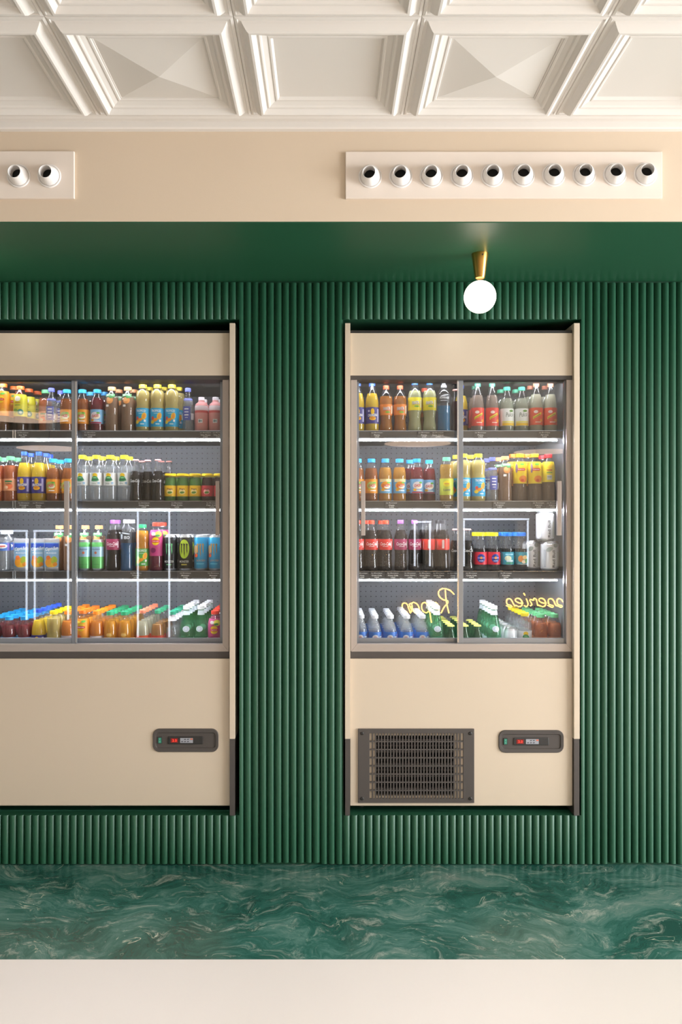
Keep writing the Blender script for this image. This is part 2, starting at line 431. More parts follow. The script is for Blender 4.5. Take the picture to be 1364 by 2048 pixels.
# ------------------------------------------------------------------ globe lamps under the soffit
def lamp(X, label):
    Y = -.344; t = thing('globe_lamp', label, 'lamp', (X, Y, ZS))
    MB().lathe([(.0335, 0), (.0335, -.004), (.031, -.020), (.0215, -.088), (.019, -.097), (.014, -.100)], M_BRASS, 32).build('brass_mount', t, smooth=30)
    MB().lathe([(.003, 0), (.003, .003)], M_DARK2, 10, (.004, -.0325, -.013), axis='Y').build('screw', t)
    R = .064
    MB().lathe([(max(.0005, R * math.sin(PI * k / 20)), -R * math.cos(PI * k / 20)) for k in range(21)], M_GLOBE, 36, (0, 0, -.172)).build('glass_globe', t, smooth=60, label='glowing white opal glass globe')
lamp(.611, 'brass cone ceiling lamp with glowing white globe above the narrow cooler')
lamp(-1.47, 'brass cone ceiling lamp with glowing globe beyond the frame edge')

# ------------------------------------------------------------------ the coolers
SHELF_Z = {1: 1.946, 2: 1.6237, 3: 1.3015}
DECK_Z = .893
def rounded_rect(w, h, r, n=6):
    pts = []
    for cx, cz, a0 in ((w / 2 - r, h / 2 - r, 0), (-w / 2 + r, h / 2 - r, 90), (-w / 2 + r, -h / 2 + r, 180), (w / 2 - r, -h / 2 + r, 270)):
        for k in range(n + 1):
            a = math.radians(a0 + 90 * k / n); pts.append((cx + r * math.cos(a), cz + r * math.sin(a)))
    return pts
def ring_plate(b, loops, mat, close_last=True):
    """stack of matching outlines [(pts, y)] joined into one skin, facing -Y"""
    n = len(loops[0][0]); vs = []; fs = []
    for pts, y in loops: vs += [(x, y, z) for x, z in pts]
    for j in range(len(loops) - 1):
        for k in range(n): q = (k + 1) % n; fs.append((j * n + k, j * n + q, (j + 1) * n + q, (j + 1) * n + k))
    if close_last: fs.append(tuple((len(loops) - 1) * n + k for k in reversed(range(n))))
    b.add(vs, fs, mat)
    return b

def text_geo(body, shear=0.0, font_off=0.0):
    cu = bpy.data.curves.new('lettering', 'FONT'); cu.body = body; cu.resolution_u = 2; cu.align_x = 'CENTER'; cu.align_y = 'CENTER'; cu.shear = shear; cu.offset = font_off
    o = bpy.data.objects.new('lettering', cu); COL.objects.link(o)
    dg = bpy.context.evaluated_depsgraph_get(); dg.update()
    me = bpy.data.meshes.new_from_object(o.evaluated_get(dg))
    v = [(p.co.x, p.co.y) for p in me.vertices]; f = [tuple(p.vertices) for p in me.polygons]
    bpy.data.objects.remove(o); bpy.data.curves.remove(cu); bpy.data.meshes.remove(me)
    return v, f
_tg = {}
def text_fit(body, w, h, shear=0.0, bold=0.0):
    """flat lettering scaled into a w x h box round the origin"""
    k = (body, shear, bold)
    if k not in _tg: _tg[k] = text_geo(body, shear, bold)
    v, f = _tg[k]; xs = [p[0] for p in v]; zs = [p[1] for p in v]
    cx, cz = (min(xs) + max(xs)) / 2, (min(zs) + max(zs)) / 2
    sx, sz = w / (max(xs) - min(xs)), h / (max(zs) - min(zs))
    return [((x - cx) * sx, (z - cz) * sz) for x, z in v], f

def cooler(xp, control_px, grille_px, split, label, front):
    """xp: pixel edges (panel outer left, panel inner left, stile in left, stile in right, panel inner right, panel outer right)"""
    pl0, pl1, sl, sr, pr0, pr1 = xp
    t = thing('drinks_cooler', label, 'cooler')
    Yp, Yh, Yf, Yo, Yi = .0, .02, .028, .045, .072
    zt, zb = PZ(646, Yp), OZ0 + .001
    zk = PZ(1478, Yp)
    for a, b in ((pl0, pl1), (pr0, pr1)):
        xa, xb = PX(a, Yp), PX(b, Yp)
        sp = MB().box(xa, xb, Yp, .72, zk, zt, M_FRIDGE).build('side_panel', t, bevel=.0015)
        MB().box(xa + .001, xb - .001, Yp + .002, .70, zb, zk, M_DARK).build('kick_panel', sp, label='charcoal lower end of the side panel')
    xi0, xi1 = PX(pl1, Yp) + .001, PX(pr0, Yp) - .001
    # canopy, header and dark trims
    MB().box(xi0, xi1, Yh, Yh + .03, PZ(751, Yh), PZ(666, Yh), M_FRIDGE).build('header_panel', t, bevel=.0015)
    MB().box(xi0, xi1, Yh + .004, .72, PZ(666, Yh), PZ(660.5, Yh), M_DARK2).build('canopy_top', t)
    MB().box(xi0, xi1, Yh + .002, Yh + .10, PZ(759, Yh), PZ(751, Yh), M_DARK).build('header_trim', t)
    MB().box(xi0, xi1, Yh + .05, .70, PZ(751, Yh) + .001, PZ(751, Yh) + .02, M_INT).build('canopy_lining', t)
    # door surround: two stiles and a mitred bottom rail
    fx0, fx1 = PX(pl1 + 1, Yf), PX(pr0 - 1, Yf); ix0, ix1 = PX(sl, Yf), PX(sr, Yf)
    fz0, fz1, iz = PZ(1303.5, Yf), PZ(759, Yf), PZ(1288, Yf)
    def prism(pts, mat):
        n = len(pts); b = MB(); vs = [(x, y, z) for y in (Yf, Yf + .03) for x, z in pts]
        fs = [tuple(range(n)), tuple(reversed(range(n, 2 * n)))] + [(k, n + k, n + (k + 1) % n, (k + 1) % n) for k in range(n)]
        return b.add(vs, fs, mat)
    for pts in ([(fx0, fz0), (ix0, iz), (ix0, fz1), (fx0, fz1)], [(fx1, fz0), (fx1, fz1), (ix1, fz1), (ix1, iz)]):
        prism(pts, M_ALU).build('frame_stile', t, bevel=.0012)
    prism([(fx0 + .001, fz0), (fx1 - .001, fz0), (ix1, iz), (ix0, iz)], M_ALU).build('frame_rail', t, bevel=.0012)
    MB().box(xi0, xi1, Yf + .001, Yf + .03, PZ(1317, Yf), PZ(1304, Yf), M_DARK).build('bumper_band', t)
    # lower body
    lz0, lz1 = PZ(1611, Yh), PZ(1317.5, Yh)
    if grille_px:
        gx0, gx1, gy0, gy1 = grille_px
        MB().frame(xi0, xi1, lz0, lz1, PX(gx0 + 36, Yh), PX(gx1 - 38, Yh), PZ(gy1 - 14, Yh), PZ(gy0 + 14, Yh), Yh, Yh + .02, M_FRIDGE).build('lower_panel', t)
    else:
        MB().box(xi0, xi1, Yh, Yh + .02, lz0, lz1, M_FRIDGE).build('lower_panel', t, bevel=.001)
    MB().add([(xi0, Yh + .0005, lz0), (xi1, Yh + .0005, lz0), (xi1, Yh + .03, lz0 - .013), (xi0, Yh + .03, lz0 - .013), (xi0, Yh + .04, lz0), (xi1, Yh + .04, lz0)],
             [(0, 3, 2, 1), (3, 4, 5, 2), (0, 1, 5, 4), (0, 4, 3), (1, 2, 5)], M_FRIDGE).build('panel_lip', t)
    MB().box(xi0, xi1, .10, .70, lz0 - .012, lz0 + .02, M_BLACK).build('underside', t)
    for fx in (xi0 + .05, xi1 - .05, (xi0 + xi1) / 2 + .02):
        MB().lathe([(.016, 0), (.016, .006), (.006, .008), (.006, .04)], M_DARK2, 12, (fx, .13, OZ0)).build('foot', t, smooth=30)
    # lining
    lx0, lx1 = xi0 + .004, xi1 - .004
    top = PZ(751, Yh) + .001
    MB().box(xi0, lx0, .09, .69, lz1, top, M_INT).build('side_lining', t); MB().box(lx1, xi1, .09, .69, lz1, top, M_INT).build('side_lining', t)
    MB().box(lx0, lx1, .62, .64, DECK_Z - .02, top, M_PERF).build('back_panel', t, label='perforated grey back panel')
    MB().box(lx0, lx1, .105, .62, DECK_Z - .02, DECK_Z, M_INT).build('deck', t)
    MB().box(lx0, lx1, .64, .69, lz1 - .1, top, M_DARK2).build('rear_casing', t)
    MB().box(lx0 + .01, lx1 - .01, .115, .125, top - .014, top - .006, pm('canopy_led', '#ffffff', .5, emit='#f3f6ff', es=62.0)).build('light_strip', t, label='lit white strip under the canopy')
    for k, z in SHELF_Z.items():
        sh = MB().box(lx0 + .002, lx1 - .002, .12, .60, z - .018, z, M_SHELF).build('shelf', t)
        MB().box(lx0 + .003, lx1 - .003, .112, .1195, z - .029, z + .0015, M_RAIL).build('price_rail', sh)
        MB().box(lx0 + .003, lx1 - .003, .110, .1115, z + .0008, z + .0026, M_STEEL).build('rail_edge_glint', sh)  # bright strip standing for the highlight along the lip edge
        MB().box(lx0 + .003, lx1 - .003, .111, .122, z - .0335, z - .0292, M_ALU2).build('rail_lip', sh)
        MB().lathe([(.0038, lx0 + .03), (.0038, lx1 - .034)], M_LED, 8, (0, .124, z - .0405), axis='X').build('light_strip', sh, label='lit white strip under the shelf edge')
    # doors
    for side in (0, 1):
        is_front = (front == side); Y = Yo if is_front else Yi; Yd = Y + .018
        a, b = (sl - 1, split[1]) if side == 0 else (split[0], sr + 1)
        z0, z1 = PZ(1288, Y) - .004, PZ(758.5, Y)
        x0, x1 = PX(a, Y), PX(b, Y)
        wa, wb = ((5, split[1] - split[0]) if side == 0 else (split[1] - split[0], 6))
        wa /= S(Y); wb /= S(Y); wz = 11.5 / S(Y)
        d = MB().box(x0 + wa * .6, x1 - wb * .6, Y + .006, Y + .012, z0 + wz * .6, z1 - .004, M_DOORGLASS).build('glass_door', t, label='clear sliding glass pane')
        MB().box(x0, x0 + wa, Y, Yd, z0, z1, M_ALU2).build('door_stile', d, bevel=.001)
        MB().box(x1 - wb, x1, Y, Yd, z0, z1, M_ALU2).build('door_stile', d, bevel=.001)
        MB().box(x0 + wa, x1 - wb, Y + .001, Yd, z0, z0 + wz + .004, M_ALU2).build('door_rail', d, bevel=.001)
        MB().box(x0 + wa, x1 - wb, Y + .001, Yd, z1 - .010, z1, M_DARK2).build('door_top', d)
        if is_front:
            xe = (x1 if side == 0 else x0); MB().box(xe - .004, xe + .003, Y - .002, Y, z0 + .01, z1 - .004, M_STEEL).build('edge_strip', d)
        hx = (126, 8.5)
        if side == 0: hp = (split[0] - 15, split[0] - 6) if split[0] < 400 else (722, 730.5)
        else: hp = (sr - 14, sr - 6) if split[0] < 400 else (sr - 18.5, sr - 10)
        MB().box(PX(hp[0], Y - .01), PX(hp[1], Y - .01), Y - .012, Y + .006, PZ(1071, Y - .01), PZ(962, Y - .01), M_ALU).build('door_handle', d, bevel=.002)
    # control unit
    cx0, cx1, cy0, cy1 = control_px
    Yc = Yh; X, Z = (PX(cx0, Yc) + PX(cx1, Yc)) / 2, (PZ(cy0, Yc) + PZ(cy1, Yc)) / 2
    w, h = PX(cx1, Yc) - PX(cx0, Yc), PZ(cy0, Yc) - PZ(cy1, Yc)
    c = MB(); ring_plate(c, [(rounded_rect(w, h, .03), 0), (rounded_rect(w, h, .03), -.004), (rounded_rect(w - .004, h - .004, .028), -.006), (rounded_rect(w - .026, h - .034, .012), -.005),
                             (rounded_rect(w - .030, h - .040, .010), -.0008)], M_DARK)
    cu = c.build('control_unit', t, smooth=30); cu.location = (X, Yc, Z)
    MB().box(-.124, -.106, -.0035, -.0008, -.015, .015, M_DARK2).box(-.1215, -.1085, -.006, -.0035, -.012, .012, pm('lit_green_switch', '#2f7d68', .35, emit='#3fae8c', es=.08)).build('power_switch', cu, label='green power switch')
    v, f = text_fit('I', .0012, .005); v2, f2 = text_fit('O', .005, .005)
    sw = MB(); sw.add([(x - .115, -.0064, z + .006) for x, z in v], f, pm('pale_green_print', '#a8d8c8')); sw.add([(x - .115, -.0064, z - .005) for x, z in v2], f2, pm('pale_green_print', '#a8d8c8')); sw.build('switch_marks', cu)
    dm = MB(); ring_plate(dm, [(rounded_rect(.158, .034, .005), -.0006), (rounded_rect(.158, .034, .005), -.004), (rounded_rect(.152, .028, .003), -.005)], M_DARK2); dm.build('thermostat', cu)
    MB().box(-.066, -.034, -.0062, -.005, -.0095, .0095, pm('red_display', '#6a0f0c', .3, emit='#c01810', es=.2)).build('display', cu, label='red lit temperature display')
    v, f = text_fit('3.0', .020, .012, 0, .01); MB().add([(x - .049, -.0066, z) for x, z in v], f, pm('red_digits', '#ff4030', .4, emit='#ff3a2c', es=1.0)).build('digits', cu)
    kp = MB().box(-.024, .033, -.0062, -.005, -.011, .011, pm('grey_keypad', '#9a9ca4', .5))
    for bx, bz in ((-.015, -.005), (-.002, -.005), (.011, -.005), (-.002, .005), (.011, .005)):
        pts = [(bx + .0045 * math.cos(k * PI / 6) + .0012 * math.sin(k * PI / 6), bz + .0021 * math.sin(k * PI / 6)) for k in range(12)]
        kp.add([(x, -.0065, z) for x, z in pts], [tuple(reversed(range(12)))], pm('keypad_black', '#24262c', .5))
    kp.box(.022, .032, -.0066, -.0062, .0035, .009, pm('keypad_orange', '#d8643c', .5)); kp.build('keypad', cu)
    # grille
    if grille_px:
        gx0, gx1, gy0, gy1 = grille_px; Yg = Yh - .0005
        x0, x1, z1, z0 = PX(gx0, Yg), PX(gx1, Yg), PZ(gy0, Yg), PZ(gy1, Yg)
        hx0, hx1, hz1, hz0 = PX(739, Yg), PX(926, Yg), PZ(gy0 + 9, Yg), PZ(gy1 - 9, Yg)
        g = MB().frame(x0, x1, z0, z1, hx0, hx1, hz0, hz1, Yg - .007, Yg, M_DARK).build('grille', t, bevel=.0015)
        bars = MB(); nv = 31
        for k in range(1, nv): xx = hx0 + (hx1 - hx0) * k / nv; bars.box(xx - .0031, xx + .0031, Yg - .0062, Yg - .001, hz0, hz1, M_DARK)
        bars.build('grille_bars', g, kind='stuff')
        nh = 8
        lm = MB().box(0, hx1 - hx0, Yg - .0066, Yg - .0015, -.003, .003, M_DARK).mesh('grille_slat')
        for k in range(1, nh): link('grille_slat', lm, g, (hx0, 0, hz0 + (hz1 - hz0) * k / nh))
        for sx_, sz_ in ((x0 + .018, z0 + .020), (x1 - .018, z0 + .020), (x0 + .018, z1 - .020), (x1 - .018, z1 - .020)):
            MB().lathe([(.008, 0), (.0075, .002), (.005, .0035), (.0048, .002), (.001, .002)], M_DARK2, 14, (sx_, Yg - .007, sz_), axis='Y', cap0=False).build('screw', g, smooth=30)
        MB().box(PX(gx0 + 20, Yh), PX(gx1 - 20, Yh), Yh + .10, Yh + .11, hz0 - .02, hz1 + .02, M_BLACK).build('condenser_back', t)
        fin = MB()
        for k in range(11):
            zz = hz0 + .008 + (hz1 - hz0) * k / 10.6; fin.box(PX(gx0 + 36, Yh), PX(gx1 - 38, Yh), Yh + .022, Yh + .05, zz - .0022, zz + .0022, pm('fin_metal', '#7a7573', .35, .7))
        fin.build('condenser_fins', t, kind='stuff')
    return t
cooler((-158, -147, -132, 445, 459, 470), (306, 437, 1457, 1503.5), None, (143, 152.5), 'wide cream drinks cooler with one control unit, cut by the frame edge', 0)
cooler((690, 700.5, 714, 1133, 1148, 1159.5), (997, 1127, 1460, 1505), (716, 948, 1457, 1605), (916, 926.5), 'narrow cream drinks cooler with a dark ventilation grille', 1)
# two bright clips on each rail of the wide cooler
cl = MB().box(-.0028, .0028, -.006, 0, -.034, .004, M_STEEL).mesh('rail_clip')

# ------------------------------------------------------------------ bottle workshop
def prof_r(prof, z):
    for (r0, z0), (r1, z1) in zip(prof, prof[1:]):
        if z0 <= z <= z1: return r0 + (r1 - r0) * ((z - z0) / (z1 - z0) if z1 > z0 else 0)
    return prof[-1][0]
SHAPES = {   # (share of radius, share of height below the cap)
    'tea':   [(.80, 0), (.97, .02), (1, .06), (1, .30), (.96, .36), (.96, .44), (1, .50), (1, .70), (.96, .80), (.80, .90), (.55, .96), (.5, 1)],
    'oasis': [(.84, 0), (.98, .03), (1, .07), (.97, .20), (1, .23), (1, .66), (.97, .70), (.90, .80), (.70, .91), (.56, .96), (.54, 1)],
    'trop':  [(.86, 0), (.98, .03), (1, .08), (1, .55), (.90, .62), (.98, .72), (1, .80), (.92, .90), (.68, .97), (.60, 1)],
    'pear':  [(.82, 0), (.96, .03), (1, .08), (1, .50), (.98, .58), (.92, .68), (.74, .80), (.52, .91), (.42, .97), (.40, 1)],
    'cone':  [(.86, 0), (.98, .03), (1, .07), (1, .52), (.97, .60), (.84, .74), (.62, .88), (.46, .96), (.44, 1)],
    'fanta': [(.80, 0), (.96, .03), (1, .07), (.98, .14), (.84, .26), (.88, .34), (1, .46), (1, .72), (.94, .80), (.70, .91), (.46, .97), (.42, 1)],
    'coke':  [(.80, 0), (.93, .03), (.96, .08), (.86, .28), (.90, .40), (1, .48), (1, .66), (.92, .73), (.66, .86), (.48, .95), (.44, 1)],
    'cokeg': [(.92, 0), (1, .03), (1, .10), (.84, .26), (.94, .45), (.98, .56), (.80, .68), (.50, .85), (.42, .93), (.42, 1)],
    'water': [(.85, 0), (1, .03), (.97, .08), (1, .13), (.92, .22), (.92, .30), (1, .36), (1, .60), (.93, .68), (.80, .78), (.58, .88), (.46, .95), (.44, 1)],
    'ribs':  [(.88, 0), (1, .03), (.95, .09), (1, .15), (.95, .21), (1, .27), (.95, .33), (1, .39), (.97, .43), (.97, .62), (1, .66), (.94, .72), (.98, .77), (.80, .88), (.48, .97), (.44, 1)],
    'lemon': [(.86, 0), (1, .03), (.97, .08), (1, .13), (.95, .19), (1, .25), (.97, .30), (.97, .62), (1, .66), (1, .78), (.92, .87), (.66, .95), (.62, 1)],
    'jar':   [(.90, 0), (1, .04), (1, .60), (.97, .70), (.90, .82), (.84, .90), (.86, 1)],
    'pink':  [(.95, 0), (1, .03), (1, .62), (.97, .64), (1, .67), (.99, .76), (.90, .87), (.60, .93), (.48, .95), (.46, 1)],
    'sport': [(.88, 0), (1, .03), (.98, .07), (.94, .13), (.97, .20), (.93, .27), (.97, .34), (.93, .41), (.97, .48), (.97, .62), (1, .64), (1, .84), (.92, .90), (.60, .96), (.52, 1)],
    'milk':  [(.86, 0), (1, .03), (1, .45), (.96, .52), (.92, .68), (.70, .84), (.62, .92), (.64, 1)],
    'small': [(.92, 0), (1, .04), (1, .50), (.86, .66), (.54, .82), (.42, .94), (.42, 1)],
    'green': [(.86, 0), (.98, .03), (1, .08), (1, .46), (.94, .58), (.74, .74), (.50, .88), (.42, .95), (.42, 1)],
}
CAPS = {'screw': (.0145, .017), 'wide': (.0185, .017), 'crown': (.0145, .007), 'lug': (.0265, .011), 'sport': (.0135, .030)}
def cap_mesh(style, color, r=None):
    R, H = CAPS[style]; R = r or R; m = pm('cap_' + color.lstrip('#'), color, .38)
    b = MB()
    if style == 'crown':
        b.lathe([(R * 1.06, 0), (R * 1.1, .001), (R, .004), (R * .9, .0065), (R * .5, .007)], m, 20)
    elif style == 'sport':
        b.lathe([(R, 0), (R, .010), (R * .8, .012), (R * .62, .013), (R * .62, .020), (R * .8, .022), (R * .8, .028), (R * .6, .030)], m, 20)
    else:
        # knurled skirt
        seg = 28; vs = []; fs = []
        pr = [(R, 0), (R, H * .82), (R * .97, H * .93), (R * .88, H)]
        for i, (r, z) in enumerate(pr):
            for k in range(seg):
                rr = r - (.0006 if (k % 2 and i < 2) else 0); a = 2 * PI * k / seg; vs.append((rr * math.cos(a), rr * math.sin(a), z))
        for j in range(3):
            for k in range(seg): q = (k + 1) % seg; fs.append((j * seg + k, j * seg + q, (j + 1) * seg + q, (j + 1) * seg + k))
        fs.append(tuple(3 * seg + k for k in range(seg))); fs.append(tuple(reversed(range(seg))))
        b.add(vs, fs, m)
    return b.mesh('cap', 40)
def wrap(b, flat, faces, prof, zc, off, mat, xc=0):
    vs = []
    for x, z in flat:
        zz = z + zc; r = prof_r(prof, zz) + off; a = (x + xc) / max(r, .01); vs.append((r * math.sin(a), -r * math.cos(a), zz))
    b.add(vs, faces, mat)
def disc(rx, rz, n=26, rings=6, rot=0.0):
    v = [(0, 0)]; f = []
    for j in range(1, rings + 1):
        for k in range(n):
            a = 2 * PI * k / n; x, z = rx * j / rings * math.cos(a), rz * j / rings * math.sin(a)
            v.append((x * math.cos(rot) - z * math.sin(rot), x * math.sin(rot) + z * math.cos(rot)))
    for k in range(n): f.append((0, 1 + k, 1 + (k + 1) % n))
    for j in range(rings - 1):
        for k in range(n):
            a, c = 1 + j * n + k, 1 + j * n + (k + 1) % n; f.append((a, a + n, c + n, c))
    return v, f
def rect(w, h, rot=0.0, nx=14):
    v = []; f = []
    for j in range(4):
        for k in range(nx + 1):
            x, z = -w / 2 + w * k / nx, -h / 2 + h * j / 3
            v.append((x * math.cos(rot) - z * math.sin(rot), x * math.sin(rot) + z * math.cos(rot)))
    for j in range(3):
        for k in range(nx): a = j * (nx + 1) + k; f.append((a, a + 1, a + nx + 2, a + nx + 1))
    return v, f
def poly(pts, rings=4):
    """star-shaped outline filled in rings so that it can bend round a bottle"""
    fine = []
    for (xa, za), (xb, zb) in zip(pts, pts[1:] + pts[:1]):
        m = max(1, int(math.hypot(xb - xa, zb - za) / .0035)); fine += [(xa + (xb - xa) * k / m, za + (zb - za) * k / m) for k in range(m)]
    pts = fine
    n = len(pts); cx = sum(p[0] for p in pts) / n; cz = sum(p[1] for p in pts) / n
    v = [(cx, cz)]; f = []
    for j in range(1, rings + 1):
        for x, z in pts: v.append((cx + (x - cx) * j / rings, cz + (z - cz) * j / rings))
    for k in range(n): f.append((0, 1 + k, 1 + (k + 1) % n))
    for j in range(rings - 1):
        for k in range(n):
            a, c = 1 + j * n + k, 1 + j * n + (k + 1) % n; f.append((a, a + n, c + n, c))
    return v, f
def print_mesh(items, prof, zc, off0=.0009):
    """everything printed on a label: ('e' ellipse | 'r' bar | 't' words | 'p' outline, ...)"""
    b = MB(); off = off0
    for it in items:
        k = it[0]
        if k == 'e': _, x, z, rx, rz, col = it[:6]; v, f = disc(rx, rz, rot=it[6] if len(it) > 6 else 0)
        elif k == 'r': _, x, z, w, h, col = it[:6]; v, f = rect(w, h, it[6] if len(it) > 6 else 0)
        elif k == 't':
            _, s, x, z, w, h, col = it[:7]; v, f = text_fit(s, w, h, it[7] if len(it) > 7 else 0, it[8] if len(it) > 8 else .012)
            rot = it[9] if len(it) > 9 else 0
            if rot: v = [(p * math.cos(rot) - q * math.sin(rot), p * math.sin(rot) + q * math.cos(rot)) for p, q in v]
        else: _, x, z, pts, col = it[:5]; v, f = poly(pts)
        wrap(b, [(p, q + z) for p, q in v], f, prof, zc, off, pm('ink_' + col.lstrip('#'), col, .45), x)
        off += .00022
    return b.mesh('print', 30)

KINDS = {}
def kind(key, desc, cat, h, R, shape, cap, drink=None, fill=.86, clear=.1, label=None, prints=None, shell=None, labmat=.4, name='drink_bottle', bands=None, opaque=None, neck=0):
    """cap = (style, colour, radius or None); label = (z0, z1, colour); bands = further plain label rings"""
    KINDS[key] = dict(key=key, desc=desc, cat=cat, h=h, R=R, shape=shape, cap=cap, drink=drink, fill=fill, clear=clear, label=label, prints=prints or [], shell=shell or M_SHELL, name=name, bands=bands or [], opaque=opaque, neck=neck)
def band_mesh(prof, z0, z1, off, mat, name='label'):
    zs = sorted({z0, z1} | {z for r, z in prof if z0 < z < z1})
    return MB().lathe([(prof_r(prof, z) + off, z) for z in zs], mat, 26, cap0=False, cap1=False).mesh(name, 40)
PROTO = {}
def make_proto(k):
    K = KINDS[k]; parts = []        # (name, mesh, parent index, label)
    st, colr, cr = (tuple(K['cap']) + (None,))[:3]; ch = CAPS[st][1]; hb = K['h'] - ch + (.004 if st in ('screw', 'wide', 'sport') else .002)
    prof = [(r * K['R'], z * hb) for r, z in SHAPES[K['shape']]]
    shell = pm('body_' + K['opaque'].lstrip('#'), K['opaque'], .3, coat=.4) if K['opaque'] else K['shell']
    parts.append(('bottle_body', MB().lathe(prof, shell, 24).mesh('bottle_body', 45), None))
    if K['drink']:
        zf = hb * K['fill']; dp = [(max(.004, r - .0012), z) for r, z in prof if .002 < z < zf]
        dp = [(max(.004, prof[0][0] - .0012), .0015)] + dp + [(max(.004, prof_r(prof, zf) - .0012), zf)]
        dm = M_WATER if K['drink'] == 'water' else juice('drink_' + K['drink'].lstrip('#') + str(K['clear']), K['drink'], K['clear'])
        parts.append(('drink', MB().lathe(dp, dm, 22).mesh('drink', 45), None))
    cm_ = cap_mesh(st, colr, cr); parts.append(('cap', cm_, None, hb - (.002 if st != 'crown' else .001)))
    for z0, z1, c in K['bands']: parts.append(('sleeve', band_mesh(prof, z0, z1, .0003, pm('label_' + c.lstrip('#'), c, .42), 'sleeve'), None))
    if K['label']:
        z0, z1, c = K['label']; i = len(parts)
        parts.append(('label', band_mesh(prof, z0, z1, .0005, pm('label_' + c.lstrip('#'), c, .42)), None))
        if K['prints']: parts.append(('print', print_mesh(K['prints'], prof, (z0 + z1) / 2), i))
    elif K['prints']:
        parts.append(('print', print_mesh(K['prints'], prof, 0), None))
    PROTO[k] = parts
CANS = {}
def place(k, X, Y, Z, label, group=None, rot=0.0):
    if k in CANS: parts, nm, cat = CANS[k]
    else:
        if k not in PROTO: make_proto(k)
        parts, nm, cat = PROTO[k], KINDS[k]['name'], KINDS[k]['cat']
    t = thing(nm, label, cat, (X, Y, Z), group); t.rotation_euler = (0, 0, rot)
    made = []
    for p in parts:
        o = bpy.data.objects.new(p[0], p[1]); COL.objects.link(o)
        o.parent = t if p[2] is None else made[p[2]]
        if len(p) > 3: o.location = (0, 0, p[3])
        made.append(o)
    return t

# ------------------------------------------------------------------ what stands on the shelves
def upz(items, dz): return [tuple(v + dz if j == (3 if it[0] == 't' else 2) else v for j, v in enumerate(it)) for it in items]
def lipton(z, s=1.0): return [('e', 0, z, .0185 * s, .0185 * s, '#f6cf18'), ('p', 0, z, [(-.021 * s, .0), (-.017 * s, .0058 * s), (.017 * s, .0058 * s), (.021 * s, 0), (.017 * s, -.0058 * s), (-.017 * s, -.0058 * s)], '#d8202c'), ('t', 'Lipton', 0, z, .029 * s, .0068 * s, '#ffffff')]
LEAF = [(-.012, 0), (-.006, .005), (.004, .006), (.013, .002), (.006, -.004), (-.005, -.005)]
def tropico(c2): return [('t', 'TROPICO', 0, .030, .046, .011, '#ffffff', 0, .02), ('r', 0, .018, .020, .002, '#d8f2fa'), ('e', .016, .006, .011, .016, '#f7c820', -.3), ('e', .017, .006, .007, .012, '#f29a1e', -.3), ('e', -.006, -.013, .017, .0075, '#f49a20', .35), ('e', -.016, -.004, .007, .008, c2), ('e', -.018, -.022, .010, .008, '#f4d130'), ('r', .008, -.031, .018, .004, '#e9f7fb'), ('r', .020, -.016, .009, .010, '#ffffff')]
def oasis(blob, tx='#e02a2c'): return [('e', 0, .003, .024, .018, blob), ('e', .006, -.002, .015, .009, '#fdf3dc'), ('t', 'OASIS', 0, .003, .034, .013, tx, .25, .03, .12), ('r', 0, -.021, .040, .004, '#ffffff'), ('e', -.014, -.017, .009, .006, '#f5b422'), ('e', .014, .016, .008, .004, '#6cba3a')]
def coke(n, c='#ffffff'): return [('t', 'Coca-Cola', 0, .003, .052, .015, c, .3, .01), ('r', 0, -.009, .026, .0016, c), ('r', .03, 0, .004, .030, c)]
def fanta(c): return [('t', 'FANTA', -.002, .004, .036, .016, '#1c3f8c', .15, .05, .06), ('t', 'FANTA', -.002, .005, .035, .0145, '#ffffff', .15, .01, .06), ('e', .003, -.012, .012, .004, c), ('r', .026, 0, .008, .036, '#f4f0d8')]
def orangina(): return [('e', .0, .018, .009, .014, '#f2c21e'), ('t', 'ORANGINA', 0, .001, .046, .013, '#ffffff', .1, .02, .05), ('e', 0, -.014, .016, .009, '#f4b81c'), ('p', 0, -.012, LEAF, '#e08a18'), ('r', .028, 0, .010, .060, '#b8b4dc'), ('e', -.018, .020, .005, .005, '#d9d4f0')]
def schweppes(): return [('p', 0, .002, [(-.020, -.016), (-.020, -.004), (.020, .018), (.020, .006)], '#f7df22'), ('t', 'SCHWEPPES', 0, .001, .038, .0062, '#7a2a18', 0, .02, .50), ('e', -.006, .021, .010, .007, '#fbe3d8'), ('r', .004, -.027, .026, .004, '#fbd9c8'), ('e', .020, -.019, .008, .007, '#f39a2c')]
def maytea(): return [('r', 0, .030, .048, .013, '#5fae6c'), ('t', 'MAYTEA', 0, .031, .034, .008, '#ffffff'), ('e', 0, .006, .016, .016, '#f2a257'), ('e', -.004, .010, .010, .009, '#f7bb78'), ('p', .008, .020, LEAF, '#4b9a52'), ('r', -.010, -.019, .014, .010, '#f3f1ee')]
def lemonw(): return [('e', 0, .017, .0115, .010, '#f6cc1c'), ('p', 0, .002, [(-.018, -.010), (-.012, .008), (-.002, .012), (.010, .009), (.020, -.008), (.006, -.013), (-.010, -.013)], '#2d8f58'), ('e', 0, .006, .009, .003, '#8fd090'), ('r', 0, -.003, .028, .004, '#1b5f48'), ('t', 'Citron', -.005, -.021, .020, .007, '#6c7a76'), ('e', .018, -.019, .006, .006, '#9cbcd8')]
def pago(c): return [('e', 0, -.004, .015, .012, c), ('t', 'Pago', 0, .008, .026, .010, '#7a1d1a', 0, .02), ('p', 0, -.008, LEAF, '#5a8a34')]
def hollow_water(): return [('r', 0, .020, .020, .005, '#ffffff'), ('r', 0, .006, .020, .005, '#e6e6f6'), ('r', 0, -.008, .020, .005, '#ffffff'), ('r', 0, -.020, .014, .003, '#e6e6f6')]

